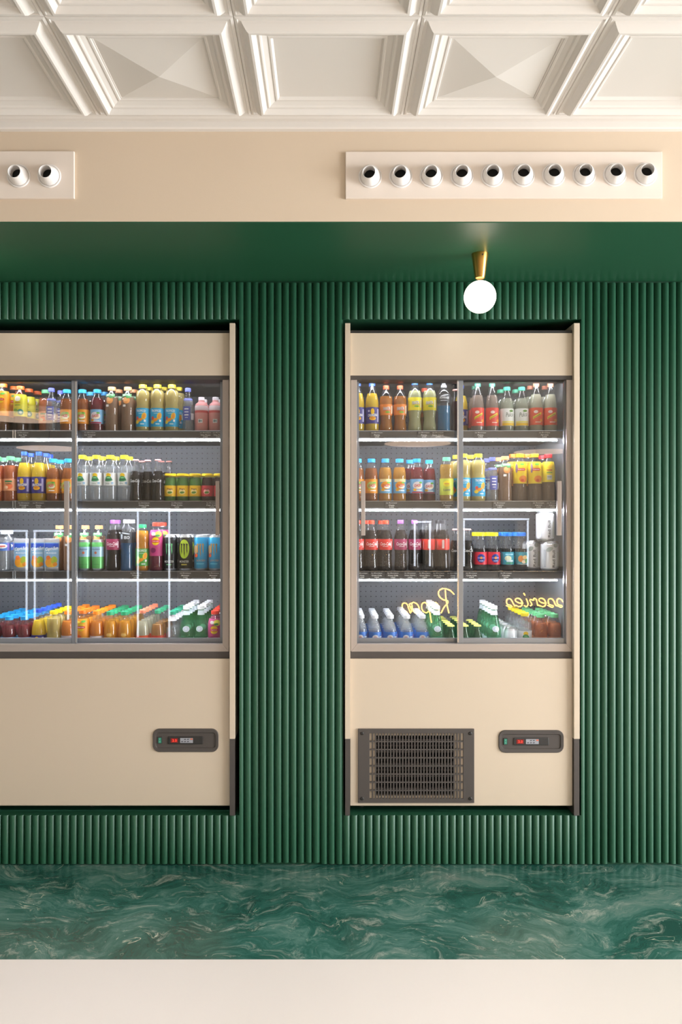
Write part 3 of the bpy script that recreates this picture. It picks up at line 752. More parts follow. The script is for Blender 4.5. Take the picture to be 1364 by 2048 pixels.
kind('lip_peach', 'orange-sleeved iced tea bottle, orange cap', 'bottle', .225, .0325, 'tea', ('wide', '#f07a1e'), '#6b3b17', .88, .2, (.075, .190, '#f39a1c'), lipton(.018) + [('e', -.014, -.030, .018, .014, '#f2691e'), ('e', .016, -.036, .014, .012, '#f7b13a'), ('p', .012, .044, LEAF, '#5aa83c'), ('p', -.014, .040, LEAF, '#f6e04a')])
kind('lip_lemon', 'yellow-green iced tea bottle, orange cap', 'bottle', .213, .031, 'tea', ('wide', '#ef6a24'), '#5e3616', .88, .2, (.072, .175, '#d9cf2c'), [('e', 0, .030, .014, .012, '#f3ead0'), ('r', 0, .012, .028, .004, '#c98a1c'), ('r', 0, .000, .028, .003, '#4b7a1c'), ('e', .014, -.032, .014, .014, '#2d8a78'), ('e', -.010, -.026, .012, .010, '#86b82c'), ('e', .015, -.033, .006, .006, '#d8efe6')])
kind('lip_yellow', 'yellow iced tea bottle with round badge', 'bottle', .2207, .0325, 'tea', ('wide', '#f5b21a'), '#a88668', .80, .6, (.083, .185, '#f4d222'), lipton(.014) + [('e', .010, -.030, .020, .016, '#f08a22'), ('p', .004, .038, LEAF, '#6fb53a'), ('e', .006, -.036, .008, .006, '#e2551e'), ('e', -.022, .020, .006, .022, '#8c6a78')])
kind('lip_redcap', 'red-capped iced tea bottle with yellow sleeve', 'bottle', .2185, .030, 'tea', ('wide', '#dd2f38'), '#9a7452', .80, .5, (.090, .185, '#e8cf24'), [('e', 0, .030, .015, .016, '#f3c21e'), ('r', 0, .008, .026, .004, '#c2401c'), ('r', 0, -.004, .026, .006, '#8aa63a'), ('r', 0, -.026, .024, .022, '#c9c3b4'), ('r', 0, -.024, .018, .003, '#6a7a70')])
kind('lip_red', 'pink iced tea bottle with round badge, red cap', 'bottle', .223, .0325, 'tea', ('wide', '#e8402e'), '#7a2438', .88, .2, (.070, .190, '#c2457e'), lipton(.008) + [('e', .014, .040, .018, .014, '#d9d24a'), ('e', -.010, .042, .010, .008, '#e6e2dc'), ('p', .010, .034, LEAF, '#4f9a5a'), ('e', -.012, -.034, .014, .012, '#8a2560')])
kind('water', 'clear water bottle with violet-blue label', 'bottle', .204, .0265, 'water', ('screw', '#5a64c8'), 'water', .84, .1, None, [('r', 0, .0865, .036, .064, '#5660b4')] + upz(hollow_water(), .0865) + [('r', .034, .072, .022, .030, '#dfe2ee'), ('r', -.034, .072, .022, .030, '#dfe2ee')], bands=[(.148, .157, '#7c84d0')])
kind('oasis_o', 'blue-capped fruit drink bottle with orange label', 'bottle', .197, .031, 'oasis', ('wide', '#2ea3dc'), '#b05a22', .84, .2, (.038, .104, '#f29a22'), oasis('#b9d06a'))
kind('oasis_y', 'blue-capped amber drink bottle with blue-orange label', 'bottle', .197, .031, 'oasis', ('wide', '#3aa0dc'), '#e0982c', .86, .25, (.038, .104, '#6fb2dc'), [('r', 0, .026, .060, .014, '#f3e2a8')] + oasis('#f5a022'))
kind('oasis_r', 'blue-capped dark red drink with light-blue label', 'bottle', .197, .031, 'oasis', ('wide', '#1f97d8'), '#76141f', .86, .12, (.038, .104, '#7ab4de'), oasis('#f0e6ea', '#d2202e') + [('r', 0, -.029, .060, .006, '#b82a48')])
kind('maytea', 'peach-capped clear-topped tea bottle', 'bottle', .209, .0315, 'tea', ('wide', '#eda06a'), '#b98f6c', .82, .4, None, upz(maytea(), .140))  # tea colour lightened and greyed, reflection haze of the door put into it
kind('trop_b', 'yellow-capped drink bottle with blue label', 'bottle', .220, .0325, 'trop', ('wide', '#f0d322'), '#e6d074', .93, .15, (.024, .110, '#22aee0'), tropico('#e64c3c'))
kind('trop_g', 'green-capped orange drink bottle with green label', 'bottle', .2138, .0315, 'trop', ('wide', '#2fa86a'), '#f39a1a', .93, .1, (.024, .104, '#58b04a'), tropico('#e8f05a'))
kind('pink', 'pink sports drink bottle with white cap', 'bottle', .162, .0315, 'pink', ('screw', '#f2e9ec'), None, label=None, opaque='#e89a96', bands=[(.004, .088, '#e8a09a'), (.089, .098, '#e0605e'), (.1005, .122, '#f6e6ea')], prints=[('r', 0, .050, .021, .018, '#f3f1f2'), ('r', 0, .050, .015, .007, '#9ab0b4'), ('r', -.004, .050, .003, .012, '#5a6a70')])
kind('peach_g', 'green-capped peach drink bottle with pale label', 'bottle', .208, .0310, 'tea', ('wide', '#68bf84'), '#d8713c', .86, .25, (.050, .105, '#f0a878'), [('r', 0, .015, .034, .008, '#4a8a5a'), ('e', .004, -.006, .016, .014, '#e8703c'), ('r', 0, .004, .030, .003, '#2f6a4a'), ('e', -.010, -.012, .010, .007, '#f4c8a0')])
kind('orangina', 'pear-shaped yellow drink bottle with purple label', 'bottle', .230, .0330, 'pear', ('screw', '#2c56cc'), '#f7cb1e', .83, .05, (.038, .114, '#3a3284'), orangina())
kind('lemonw', 'yellow-capped clear lemon water bottle', 'bottle', .2137, .0318, 'lemon', ('wide', '#f0d824'), 'water', .84, .1, (.075, .133, '#eef0ee'), lemonw())
kind('cokeg', 'small glass cola bottle with pale crown cap', 'bottle', .195, .0280, 'cokeg', ('crown', '#d8938c'), '#1a0d0b', .74, .04, None, [('t', 'Coca-Cola', 0, .095, .046, .014, '#f2f2f2', .3, .01)])
kind('pago_y', 'squat green juice jar with yellow label', 'jar', .130, .0280, 'jar', ('lug', '#efcb1c', .0275), '#4d8a34', .92, .1, (.024, .074, '#f0c020'), pago('#f7e2a0'), name='juice_jar')
kind('pago_r', 'squat dark red juice jar with red label', 'jar', .130, .0280, 'jar', ('lug', '#efcb1c', .0275), '#3a1216', .92, .06, (.024, .074, '#c83a44'), pago('#f0b0a4'), name='juice_jar')
kind('vittel', 'ribbed clear water bottle with blue-red band', 'bottle', .185, .0320, 'ribs', ('screw', '#dfe6ec'), 'water', .9, .1, (.094, .130, '#4a78c8'), [('e', 0, .003, .026, .011, '#f3f1f4'), ('r', 0, .003, .034, .006, '#d8604a'), ('r', .032, 0, .012, .034, '#7a68b8')])
kind('cherry', 'purple-capped cola bottle with burgundy label', 'bottle', .2345, .0315, 'coke', ('screw', '#8a52a8'), '#1c0c10', .86, .03, (.098, .148, '#a02c58'), coke(1))
kind('coke', 'red-capped cola bottle with red label', 'bottle', .2325, .0315, 'coke', ('screw', '#e0341e'), '#190b09', .86, .03, (.098, .148, '#d82a22'), coke(1))
kind('cokezero', 'black-capped cola bottle with plain red label', 'bottle', .2345, .0315, 'coke', ('screw', '#2a2b30'), '#190b09', .86, .03, (.098, .148, '#e0382e'), [('r', 0, 0, .010, .036, '#f4dcd8'), ('e', 0, .017, .005, .005, '#f4dcd8'), ('r', -.028, 0, .002, .036, '#f4dcd8')])
kind('power', 'blue sports drink bottle with clear sports cap', 'bottle', .2366, .0312, 'sport', ('sport', '#b6b8c6'), '#2f7fb4', .58, .2, (.134, .176, '#23262c'), [('t', 'POWERADE', 0, .003, .046, .010, '#f0f2f4', .1, .02), ('e', .0, .014, .020, .003, '#dfe5ea', .2), ('r', -.004, -.010, .030, .003, '#cfd6dc')])
kind('iso', 'deep blue sports drink bottle with white cap', 'bottle', .2366, .0305, 'sport', ('wide', '#dfe3ea', .017), '#12568f', .58, .15, (.130, .180, '#30363e'), [('t', 'ISO', .006, 0, .026, .014, '#eef2f4', 0, .03), ('r', -.020, .004, .010, .022, '#c8d0d8'), ('e', .0, .019, .020, .003, '#dfe5ea', -.15)])
kind('fantao', 'orange soda bottle with orange-red cap', 'bottle', .2156, .0310, 'fanta', ('screw', '#e4562a'), '#d07818', .82, .25, (.078, .128, '#f08a30'), fanta('#7cb83a'))
kind('fantal', 'tall pale lemon soda with bright yellow label', 'bottle', .2366, .0320, 'fanta', ('screw', '#1e66d8'), '#d3d69a', .86, .12, (.100, .160, '#f2e11c'), fanta('#7cb83a'))
kind('schw', 'green-capped soda bottle with red label', 'bottle', .227, .0305, 'cone', ('screw', '#3f9c7c'), '#c0a898', .80, .45, (.028, .112, '#e24a38'), schweppes())
kind('schwa', 'salmon-capped pale soda bottle with orange-red label', 'bottle', .227, .0310, 'cone', ('screw', '#ef8e6c'), '#dcd9b8', .82, .15, (.032, .112, '#ea5a30'), schweppes())
kind('pulco', 'green-capped lemonade bottle with white-yellow label', 'bottle', .209, .0320, 'cone', ('wide', '#2fae86', .0165), '#c6ccb2', .80, .3, (.028, .108, '#eef0ec'), [('t', 'Pulco', .004, .012, .038, .020, '#2c4a38', .25, .0, .1), ('p', .012, .028, LEAF, '#6a9a3c'), ('r', 0, -.022, .066, .006, '#f4e46a'), ('r', 0, -.033, .066, .012, '#f2c61c')])
kind('fuze', 'green-capped yellow drink bottle with lime label', 'bottle', .204, .0315, 'trop', ('wide', '#59b083'), '#dba840', .90, .25, (.030, .106, '#c6cc44'), [('e', 0, .014, .017, .014, '#f1da24'), ('r', 0, .014, .022, .003, '#d8703a'), ('t', 'Fuzetea', 0, -.014, .036, .012, '#6a6a5a', .2, .02, .1)])
kind('milk_y', 'dark drink bottle, yellow cap, red-blue label', 'bottle', .1765, .0300, 'milk', ('wide', '#f0d61c', .0205), '#2a1c18', .62, .06, (.030, .088, '#d8283c'), [('e', 0, 0, .019, .020, '#23398e'), ('r', 0, .002, .034, .007, '#8d7cc8'), ('e', 0, .002, .006, .006, '#e8a040'), ('r', 0, -.012, .020, .003, '#c8d0f0')])
kind('milk_t', 'dark drink bottle, blue cap, teal label', 'bottle', .1765, .0300, 'milk', ('wide', '#2272d2', .0205), '#221a18', .62, .06, (.030, .088, '#3f9fb4'), [('r', 0, .018, .040, .006, '#9fdcf0'), ('e', -.008, .0, .016, .012, '#e9efd0'), ('r', .002, -.012, .034, .008, '#dff0f2'), ('r', 0, -.022, .036, .005, '#52a86a')])
kind('milk_p', 'dark drink bottle, blue cap, colourful picture label', 'bottle', .1765, .0300, 'milk', ('wide', '#2272d2', .0205), '#221a18', .62, .06, (.030, .088, '#2f8a98'), [('e', -.010, -.002, .013, .015, '#d8863a'), ('e', .010, .004, .012, .010, '#ecc88a'), ('e', .004, -.016, .010, .008, '#f0dcc0'), ('e', .017, -.012, .007, .010, '#4f9a4a'), ('r', 0, -.0275, .056, .0016, '#f4f4f0')])
kind('oj', 'orange-capped bright orange juice bottle', 'bottle', .222, .0310, 'oasis', ('wide', '#f5881c'), '#f58a1e', .84, .05, (.030, .110, '#e8dce0'), [('r', 0, .030, .044, .005, '#b8a8d0'), ('r', 0, .020, .040, .004, '#c88a6a'), ('e', 0, -.010, .02, .016, '#f29a2a')])
kind('goj', 'green-capped amber orange juice bottle', 'bottle', .219, .0310, 'oasis', ('wide', '#2aa06c'), '#ee9a14', .86, .08, None, [('e', 0, .115, .013, .010, '#f6c25a'), ('t', 'OASIS', 0, .116, .020, .006, '#f8e2b0')])
kind('yellowj', 'yellow-capped pale yellow juice bottle', 'bottle', .222, .0325, 'trop', ('wide', '#f4d416'), '#e6cf6a', .90, .1, (.024, .100, '#22aee0'), tropico('#e64c3c'))
kind('peachr', 'green-capped soda with red label and amber drink', 'bottle', .226, .0310, 'cone', ('screw', '#3a9c72'), '#c98a4a', .76, .2, (.032, .112, '#e2503a'), schweppes())
kind('perrier', 'clear sparkling water bottle with green cap', 'bottle', .221, .0300, 'pear', ('screw', '#2f9a78', .0165), 'water', .7, .1, (.178, .200, '#e6e4e6'), [])
kind('green', 'green sparkling water bottle with white cap', 'bottle', .245, .0330, 'green', ('screw', '#eef0f2', .0155), 'water', .75, .1, None, [('e', 0, .142, .0165, .0135, '#dfeaf4'), ('e', 0, .142, .011, .009, '#c4d6ea'), ('e', 0, .142, .008, .0065, '#e6eef8')], shell=M_SHELLG, bands=[(.205, .226, '#d8e6ea'), (.016, .100, '#bfe3e0')])
kind('cristal', 'white-capped clear water bottle with blue label', 'bottle', .203, .0318, 'water', ('screw', '#e4e8ee', .0155), 'water', .9, .1, (.075, .128, '#2f6fc4'), [('e', -.002, 0, .016, .014, '#f2f0f4'), ('e', -.002, 0, .008, .007, '#e8a89c'), ('r', .026, .004, .018, .007, '#d8e8fa'), ('r', .040, -.004, .016, .040, '#8a7ac0')])
kind('small', 'small dark green bottle with yellow-green crown cap', 'bottle', .158, .0270, 'small', ('crown', '#d6d66a', .0165), '#1a4a2a', .9, .2, None, [], shell=M_SHELLG)
kind('tonic', 'slim reddish bottle with pale cap', 'bottle', .200, .0240, 'cokeg', ('crown', '#c88'+'a80'), '#5a3030', .74, .2, None, [])

def can(key, desc, h, R, color, prints, metal='#d4d6da', bands=(), rough=.3, name='drink_can'):
    prof = [(R * .78, 0), (R * .86, .003), (R, .012), (R, h - .014), (R * .84, h - .004), (R * .86, h - .001), (R * .84, h), (R * .80, h - .004)]
    mm = pm('can_metal', metal, .28, .9)
    body = MB().lathe(prof, mm, 26, cap0=True, cap1=False).mesh('can_body', 35)
    lid = MB().lathe([(R * .80, h - .0045), (R * .80, h - .0035)], mm, 22).box(-.006, .006, -.012, .010, h - .0035, h - .0022, mm).mesh('lid', 40)
    pr = [(R, .0), (R, h)]
    parts = [('can_body', body, None), ('lid', lid, None), ('label', MB().lathe([(R + .0003, .012), (R + .0003, h - .014), (R * .90, h - .009)], pm('can_' + color.lstrip('#'), color, rough, .25), 26, cap0=False, cap1=False).mesh('label', 40), None)]
    for z0, z1, c in bands: parts.append(('sleeve', MB().lathe([(R + .0006, z0), (R + .0006, z1)], pm('can_' + c.lstrip('#'), c, rough, .2), 26, cap0=False, cap1=False).mesh('sleeve', 40), 2))
    if prints: parts.append(('print', print_mesh(prints, pr, h * .5, .0011), 2))
    CANS[key] = (parts, name, 'can'); KINDS[key] = dict(desc=desc, cat='can', name=name)
def claw(c):
    out = []
    for k, (dx, l) in enumerate(((-.0125, .052), (0, .064), (.0125, .050))):
        out.append(('p', dx, .018 - l / 2 + .026, [(-.0045, l / 2), (.0050, l / 2 - .002), (.0030, l / 2 - .006), (.0026, 0), (.0034, -l / 5), (.0012, -l / 2), (-.0012, -l / 5), (-.0022, l / 5), (-.0018, l / 2 - .006)], c))
    return out
can('monster_k', 'black energy drink can with green claw mark', .168, .0320, '#121416', claw('#6fd08a') + [('t', 'MONSTER', 0, -.040, .046, .010, '#d8dcd8', 0, .01), ('r', 0, -.054, .024, .004, '#6fbf7a')])
can('monster_l', 'black energy drink can with lime oval', .168, .0320, '#15170f', [('e', 0, .018, .025, .044, '#b6d032')] + claw('#10120c') + [('t', 'MONSTER', 0, -.040, .046, .010, '#d8dcd8', 0, .01), ('r', 0, -.054, .026, .005, '#c8b84a')])
can('monster_b', 'turquoise energy drink can with orange claw mark', .168, .0320, '#1f94c0', [('e', -.024, .016, .012, .020, '#e8c08a'), ('e', -.022, -.012, .010, .009, '#e85a2c')] + claw('#c88a3c') + [('t', 'JUICED', .003, -.036, .042, .010, '#d89a5a', 0, .01), ('r', 0, -.050, .036, .004, '#6ad0e8')])
can('pell', 'slim green can with pale blue band', .145, .0280, '#63b565', [('t', 'S.PELLEGRINO', 0, .028, .044, .0065, '#3a4a8c', 0, .01), ('e', 0, .012, .006, .006, '#d87a5a'), ('r', 0, -.042, .040, .0012, '#3f7a48')], bands=((.066, .112, '#a8d0e8'),))
can('white', 'large white can with vertical grey lettering', .1375, .0410, '#e6e8ea', [('t', 'Red Bull', .008, -.012, .078, .013, '#3a3f48', 0, .01, PI / 2), ('e', -.012, .032, .016, .010, '#9aa4a0', .5), ('e', .018, .050, .012, .010, '#8a918e'), ('r', -.034, -.010, .012, .080, '#b4bac2'), ('r', .034, -.014, .012, .070, '#c6cabf')])
can('lidcan', 'pale drink can seen from its lid', .147, .0285, '#dfe6ea', [('e', 0, 0, .018, .030, '#9ad0c8'), ('r', 0, .020, .040, .010, '#5fb0d0')])

# fruit drink pouches
def pouch_parts():
    w, h = .034, .150
    def th(z): s = z / h; return .018 * max(0.02, (1 - s) ** .6) * (1 if s > .06 else .6 + s * 6.6)
    def yf(x, z): return -th(z) * (max(0, 1 - (x / (w * 1.01)) ** 2)) ** .6 - .0008
    n = 14; m = 12; vs = []; fs = []
    for j in range(m + 1):
        z = h * j / m
        ring = [(-w + 2 * w * k / n, 1) for k in range(n + 1)] + [(w - 2 * w * k / n, -1) for k in range(n + 1)]
        for x, sgn in ring: vs.append((x, yf(x, z) * sgn, z + .0015 * math.sin(x * 300) * (1 if j == m else 0)))
    c = 2 * (n + 1)
    for j in range(m):
        for k in range(c): q = (k + 1) % c; fs.append((j * c + k, j * c + q, (j + 1) * c + q, (j + 1) * c + k))
    fs += [tuple(reversed(range(c))), tuple(m * c + k for k in range(c))]
    body = MB().add(vs, fs, pm('silver_foil', '#cfd2d8', .3, .7)).mesh('pouch_body', 50)
    def panel(x0, x1, z0, z1, off, mat, b):
        v = []; f = []
        for j in range(7):
            for k in range(9): x, z = x0 + (x1 - x0) * k / 8, z0 + (z1 - z0) * j / 6; v.append((x, yf(x, z) - off, z))
        for j in range(6):
            for k in range(8): a = j * 9 + k; f.append((a, a + 1, a + 10, a + 9))
        return b.add(v, f, mat)
    lab = MB(); panel(-w * .93, w * .93, .018, .132, .0008, pm('label_sky', '#8fb8d8', .35), lab)
    pr = MB()
    panel(-w * .93, w * .93, .108, .128, .0013, pm('ink_royal', '#2c50b4', .35), pr)
    for x, z, rx, rz, c_ in ((-.008, .040, .020, .022, '#f0a02c'), (.012, .050, .014, .018, '#a8bf3c'), (.002, .030, .024, .012, '#f3c23a'), (-.014, .062, .010, .010, '#ee7a3a'), (.016, .032, .010, .010, '#e8902c')):
        v, f = disc(rx, rz); pr.add([(p + x, yf(p + x, q + z) - .0016, q + z) for p, q in v], f, pm('ink_' + c_[1:], c_, .4))
    v, f = text_fit('Capri-Sun', .056, .020, .2, .02); pr.add([(p, yf(p, q + .102) - .0020, q + .102 + p * .12) for p, q in v], f, pm('ink_ffffff', '#ffffff', .4))
    v, f = text_fit('Multivitamin', .044, .007, 0, .01); pr.add([(p, yf(p, q + .084) - .0018, q + .084) for p, q in v], f, pm('ink_ffffff', '#ffffff', .4))
    straw = MB().lathe([(.0022, 0), (.0022, .085)], pm('straw_clear', '#e8e4dc', .4), 8).mesh('straw')
    return [('pouch_body', body, None), ('label', lab.mesh('label', 40), None), ('print', pr.mesh('print', 40), 1)]
CANS['pouch'] = (pouch_parts(), 'drink_pouch', 'pouch'); KINDS['pouch'] = dict(desc='silver fruit drink pouch with blue top', cat='pouch', name='drink_pouch')

ORD = 'first second third fourth fifth sixth seventh eighth ninth tenth eleventh twelfth'.split()
ROWN = ['front', 'second', 'third', 'fourth', 'fifth', 'sixth', 'seventh']
SHN = {1: 'top', 2: 'second', 3: 'third', 4: 'bottom'}
STOCK = []
def put(k, side, shelf, px, row=0, Y=None, dz=0.0, rot=None):
    Y = Y if Y is not None else (.168 + .07 * row if shelf < 4 else .142 + .068 * row)
    STOCK.append(dict(k=k, side=side, shelf=shelf, row=row, X=PX(px, Y), Y=Y, Z=(SHELF_Z[shelf] if shelf < 4 else DECK_Z) + .0008 + dz, rot=rot if rot is not None else random.uniform(-.12, .12)))
L_, R_ = 'wide', 'narrow'
# wide cooler, top shelf
for k, px in (('lip_peach', 6), ('lip_lemon', 41), ('water', 103), ('oasis_o', 134), ('oasis_o', 165), ('oasis_r', 194.5), ('maytea', 224), ('maytea', 256), ('trop_b', 286), ('trop_b', 315), ('trop_b', 344), ('water', 376), ('pink', 403), ('pink', 431)): put(k, L_, 1, px)
for k, px in (('lip_peach', 28), ('lip_lemon', 58), ('peach_g', 91), ('water', 121), ('oasis_o', 181), ('oasis_r', 209), ('maytea', 238), ('maytea', 268), ('trop_b', 298.5), ('trop_b', 328), ('trop_b', 357), ('pink', 408.5), ('pink', 436)): put(k, L_, 1, px, 1)
for k, px in (('lip_lemon', 38), ('lip_lemon', 75)): put(k, L_, 1, px, 2)
# second shelf
for k, px in (('peach_g', -4), ('peach_g', 24), ('orangina', 46), ('orangina', 76), ('oasis_o', 106.5), ('oasis_o', 137), ('lemonw', 166), ('lemonw', 193.5), ('lemonw', 221), ('lemonw', 247), ('cokeg', 271.5), ('cokeg', 295.5), ('cokeg', 316), ('pago_y', 341), ('pago_y', 366), ('pago_y', 390), ('pago_r', 415), ('pago_r', 439)):
    put(k, L_, 2, px, Y=(.168 if k != 'cokeg' else (.150, .186, .152)[[271.5, 295.5, 316].index(px)]))
for k, px in (('peach_g', 8), ('peach_g', 36), ('orangina', 61), ('orangina', 93), ('oasis_o', 120), ('lemonw', 177), ('lemonw', 204), ('lemonw', 232), ('lemonw', 257), ('cokeg', 284), ('cokeg', 323), ('pago_y', 350), ('pago_y', 374), ('pago_y', 398), ('pago_r', 422), ('pago_r', 444)): put(k, L_, 2, px, 1, Y=.244)
put('tonic', L_, 2, 338, 2); put('orangina', L_, 2, 100, 2)
# third shelf
for k, px in (('vittel', -20), ('vittel', 7), ('pouch', 43), ('pouch', 76), ('pouch', 104), ('maytea', 119), ('maytea', 141), ('pell', 170), ('pell', 196), ('cherry', 226.5), ('iso', 254), ('trop_g', 285), ('lip_red', 313), ('monster_k', 341), ('monster_l', 371), ('monster_b', 402), ('monster_b', 431)):
    put(k, L_, 3, px, Y=.168 if k not in ('maytea', 'pouch') else {43: .158, 76: .160, 104: .152, 119: .212, 141: .158}[px], rot=.15 if k == 'pouch' else None)
for k, px in (('vittel', 20), ('maytea', 172), ('maytea', 197), ('iso', 263), ('lip_red', 329), ('cherry', 235), ('monster_k', 352), ('monster_l', 380), ('monster_b', 409), ('monster_b', 436)): put(k, L_, 3, px, 1, Y=.242)
# narrow cooler, top shelf
for k, px in (('orangina', 716), ('orangina', 744), ('fantao', 771), ('fantao', 800), ('fantal', 829.5), ('fantal', 859), ('power', 889), ('schw', 955), ('schw', 984), ('pulco', 1013.5), ('pulco', 1043), ('schwa', 1072), ('schwa', 1100.5)): put(k, R_, 1, px)
put('tonic', R_, 1, 910); put('orangina', R_, 1, 928, 1)
for k, px in (('fantao', 849), ('pulco', 1001), ('pulco', 1031), ('schwa', 1060), ('schwa', 1089.5), ('schw', 943)): put(k, R_, 1, px, 1)
# second shelf
for k, px in (('oasis_o', 715.5), ('oasis_o', 742.5), ('oasis_y', 770.5), ('oasis_y', 799), ('oasis_r', 833.5), ('fuze', 893), ('trop_b', 927), ('trop_b', 956.5), ('water', 985), ('maytea', 1010), ('lip_yellow', 1039.5), ('lip_yellow', 1069.5), ('lip_redcap', 1096.5)): put(k, R_, 2, px)
for k, px in (('oasis_r', 820), ('oasis_r', 858), ('trop_b', 914), ('trop_b', 940), ('water', 975), ('maytea', 1000), ('lip_peach', 1024), ('lip_peach', 1055), ('lip_redcap', 1085)): put(k, R_, 2, px, 1)
# third shelf
for k, px in (('coke', 715.5), ('coke', 743), ('coke', 771.5), ('cherry', 801.5), ('cherry', 828.5), ('cokezero', 857.5), ('cokezero', 886.5), ('cokeg', 911), ('cokeg', 935.5), ('milk_y', 961), ('milk_y', 987), ('milk_t', 1015), ('milk_p', 1043)): put(k, R_, 3, px)
for k, px in (('coke', 733), ('coke', 762), ('cokezero', 848), ('cokezero', 877), ('cokeg', 926), ('milk_y', 952), ('milk_y', 978), ('milk_t', 1006), ('milk_t', 1034)): put(k, R_, 3, px, 1, Y=.244)
put('white', R_, 3, 1099, Y=.170); put('white', R_, 3, 1061, 1, Y=.246); put('white', R_, 3, 1090, Y=.176, dz=.1382)
# bottom decks: files of bottles running back
for k, px, n, y0 in (('oasis_r', -12, 6, .142), ('oasis_r', 17, 6, .142), ('oasis_r', 48, 6, .142), ('orangina', 77, 5, .150), ('yellowj', 106, 4, .136), ('oj', 136, 5, .160), ('lip_peach', 165.5, 4, .142), ('oj', 192, 5, .142), ('goj', 220, 5, .146), ('goj', 248.5, 5, .142), ('schwa', 284.5, 5, .142), ('peachr', 315, 4, .146), ('perrier', 345, 5, .142), ('green', 374, 5, .142), ('green', 401.5, 5, .158), ('lip_red', 427, 6, .142)):
    for r in range(n): put(k, L_, 4, PX(px, y0) * S(y0 + .068 * r) + VX, r, Y=y0 + .068 * r)
for k, px, n, y0 in (('cristal', 722, 5, .160), ('cristal', 750, 5, .150), ('cristal', 781, 5, .146), ('cristal', 814, 6, .140), ('cristal', 845, 5, .146), ('green', 874, 5, .142), ('small', 902, 6, .142), ('small', 930, 6, .142), ('small', 955, 4, .150), ('green', 989, 5, .142), ('lidcan', 1022, 6, .142), ('lemonw', 1051, 5, .142), ('peach_g', 1081, 5, .150), ('peach_g', 1110, 5, .142)):
    for r in range(n): put(k, R_, 4, PX(px, y0) * S(y0 + .068 * r) + VX, r, Y=y0 + .068 * r)

# nobody's bottle stands in another's: nudge neighbours that touch
RAD = {k: (v.get('R') or dict(pouch=.030, white=.0415, pell=.0285, lidcan=.029).get(k, .0325)) + .0006 for k, v in KINDS.items()}
WALLX = {L_: (PX(-147, 0) + .006, PX(459, 0) - .006), R_: (PX(700.5, 0) + .006, PX(1148, 0) - .006)}
for it in range(60):
    moved = False
    for i, a in enumerate(STOCK):
        for b_ in STOCK[i + 1:]:
            if a['side'] != b_['side'] or a['shelf'] != b_['shelf'] or abs(a['Z'] - b_['Z']) > .05: continue
            dx, dy = b_['X'] - a['X'], b_['Y'] - a['Y']; d = math.hypot(dx, dy); need = RAD[a['k']] + RAD[b_['k']]
            if d < need - 1e-5:
                moved = True; p = (need - d) / 2 + 1e-5; d = d or 1e-6
                a['X'] -= dx / d * p; a['Y'] -= dy / d * p; b_['X'] += dx / d * p; b_['Y'] += dy / d * p
    for a in STOCK:
        lo, hi = WALLX[a['side']]; r = RAD[a['k']]; a['X'] = min(max(a['X'], lo + r), hi - r); a['Y'] = max(a['Y'], .126 + r - .006)
    if not moved: break

from collections import defaultdict
GR = defaultdict(list)
for s in STOCK: GR[(s['k'], s['side'], s['shelf'], s['row'])].append(s)
for (k, side, shelf, row), ss in GR.items():
    ss.sort(key=lambda s: (s['X'], s['Z'])); K = KINDS[k]
    for i, s in enumerate(ss):
        lab = K['desc']
        if len(ss) > 1: lab += f', {ORD[i]} from left'
        lab += f", {ROWN[row]} row, {side} cooler's {SHN[shelf]} shelf" if len(lab.split()) <= 9 else f", {ROWN[row]} row, {side} cooler {SHN[shelf]}"
        place(k, s['X'], s['Y'], s['Z'], lab, f"{K['desc'].split(',')[0]}s on the {SHN[shelf]} shelf of the {side} cooler" if len(ss) > 1 or shelf == 4 else None, s['rot'])

# price tags clipped to the rails
_tagm = {}
def tag(px, shelf, side, name, price, i, n):
    t = thing('price_tag', f"small dark price tag, {ORD[i]} from left, {side} cooler's {SHN[shelf]} shelf rail", 'tag', (PX(px, .11), .1098, SHELF_Z[shelf] - .033), f'price tags on the {SHN[shelf]} shelf rail of the {side} cooler')
    MB().box(-.031, .031, -.0012, 0, 0, .031, pm('tag_charcoal', '#4a4644', .5)).build('tag_plate', t, bevel=.0006)
    b = MB(); m = pm('tag_white', '#f4f2ee', .5)
    for s, w, h, z, sh, bo in (('La Boutique', .050, .0062, .0255, .25, .0), (name, min(.05, .0052 * len(name)), .0058, .0155, 0, .02), (price, .021, .0058, .0065, 0, .02)):
        v, f = text_fit(s, w, h, sh, bo); b.add([(x, -.0015, q + z) for x, q in v], f, m)
    b.build('print', t)
TAGS = {(L_, 1): [(46, 'Ice Tea', '2,50€'), (180, 'Ice Tropical', '2,50€'), (411, 'Vita Rose', '2,90€'), (437, 'Vita Rose', '2,90€')],
        (L_, 2): [(48, 'Orangina', '2,90€'), (77, 'Oasis', '2,50€'), (288, 'Coca Cola', '2,90€'), (354, 'Pago fruits', '2,90€'), (424, 'Pago fraise', '2,90€')],
        (L_, 3): [(272, 'Tropico', '2,50€'), (371, 'Monster', '3,50€'), (427, 'Monster', '3,50€')],
        (R_, 1): [(754, 'Fanta', '2,90€'), (848, 'Fanta', '2,90€'), (876, 'Fanta Citron', '2,90€'), (961, 'Pulco', '2,90€'), (1089, 'Agrumes', '2,90€')],
        (R_, 2): [(783, 'Oasis', '2,50€'), (895, 'Fuzetea', '2,50€'), (999, 'Tropico', '2,50€'), (1077, 'Lipton', '2,50€'), (1105, 'Lipton', '2,50€')],
        (R_, 3): [(724, 'Coca', '2,80€'), (753.5, 'Coca Cola', '2,80€'), (786, 'Coca Cola', '2,80€'), (820, 'Coca Cherry', '2,80€'), (849.5, 'Coca Zero', '2,80€'), (877.5, 'Coca Zero', '2,80€'), (905.5, 'Coca', '2,80€'), (943, 'Coca Cola', '2,80€'), (1012, 'Cacolac', '2,90€')]}
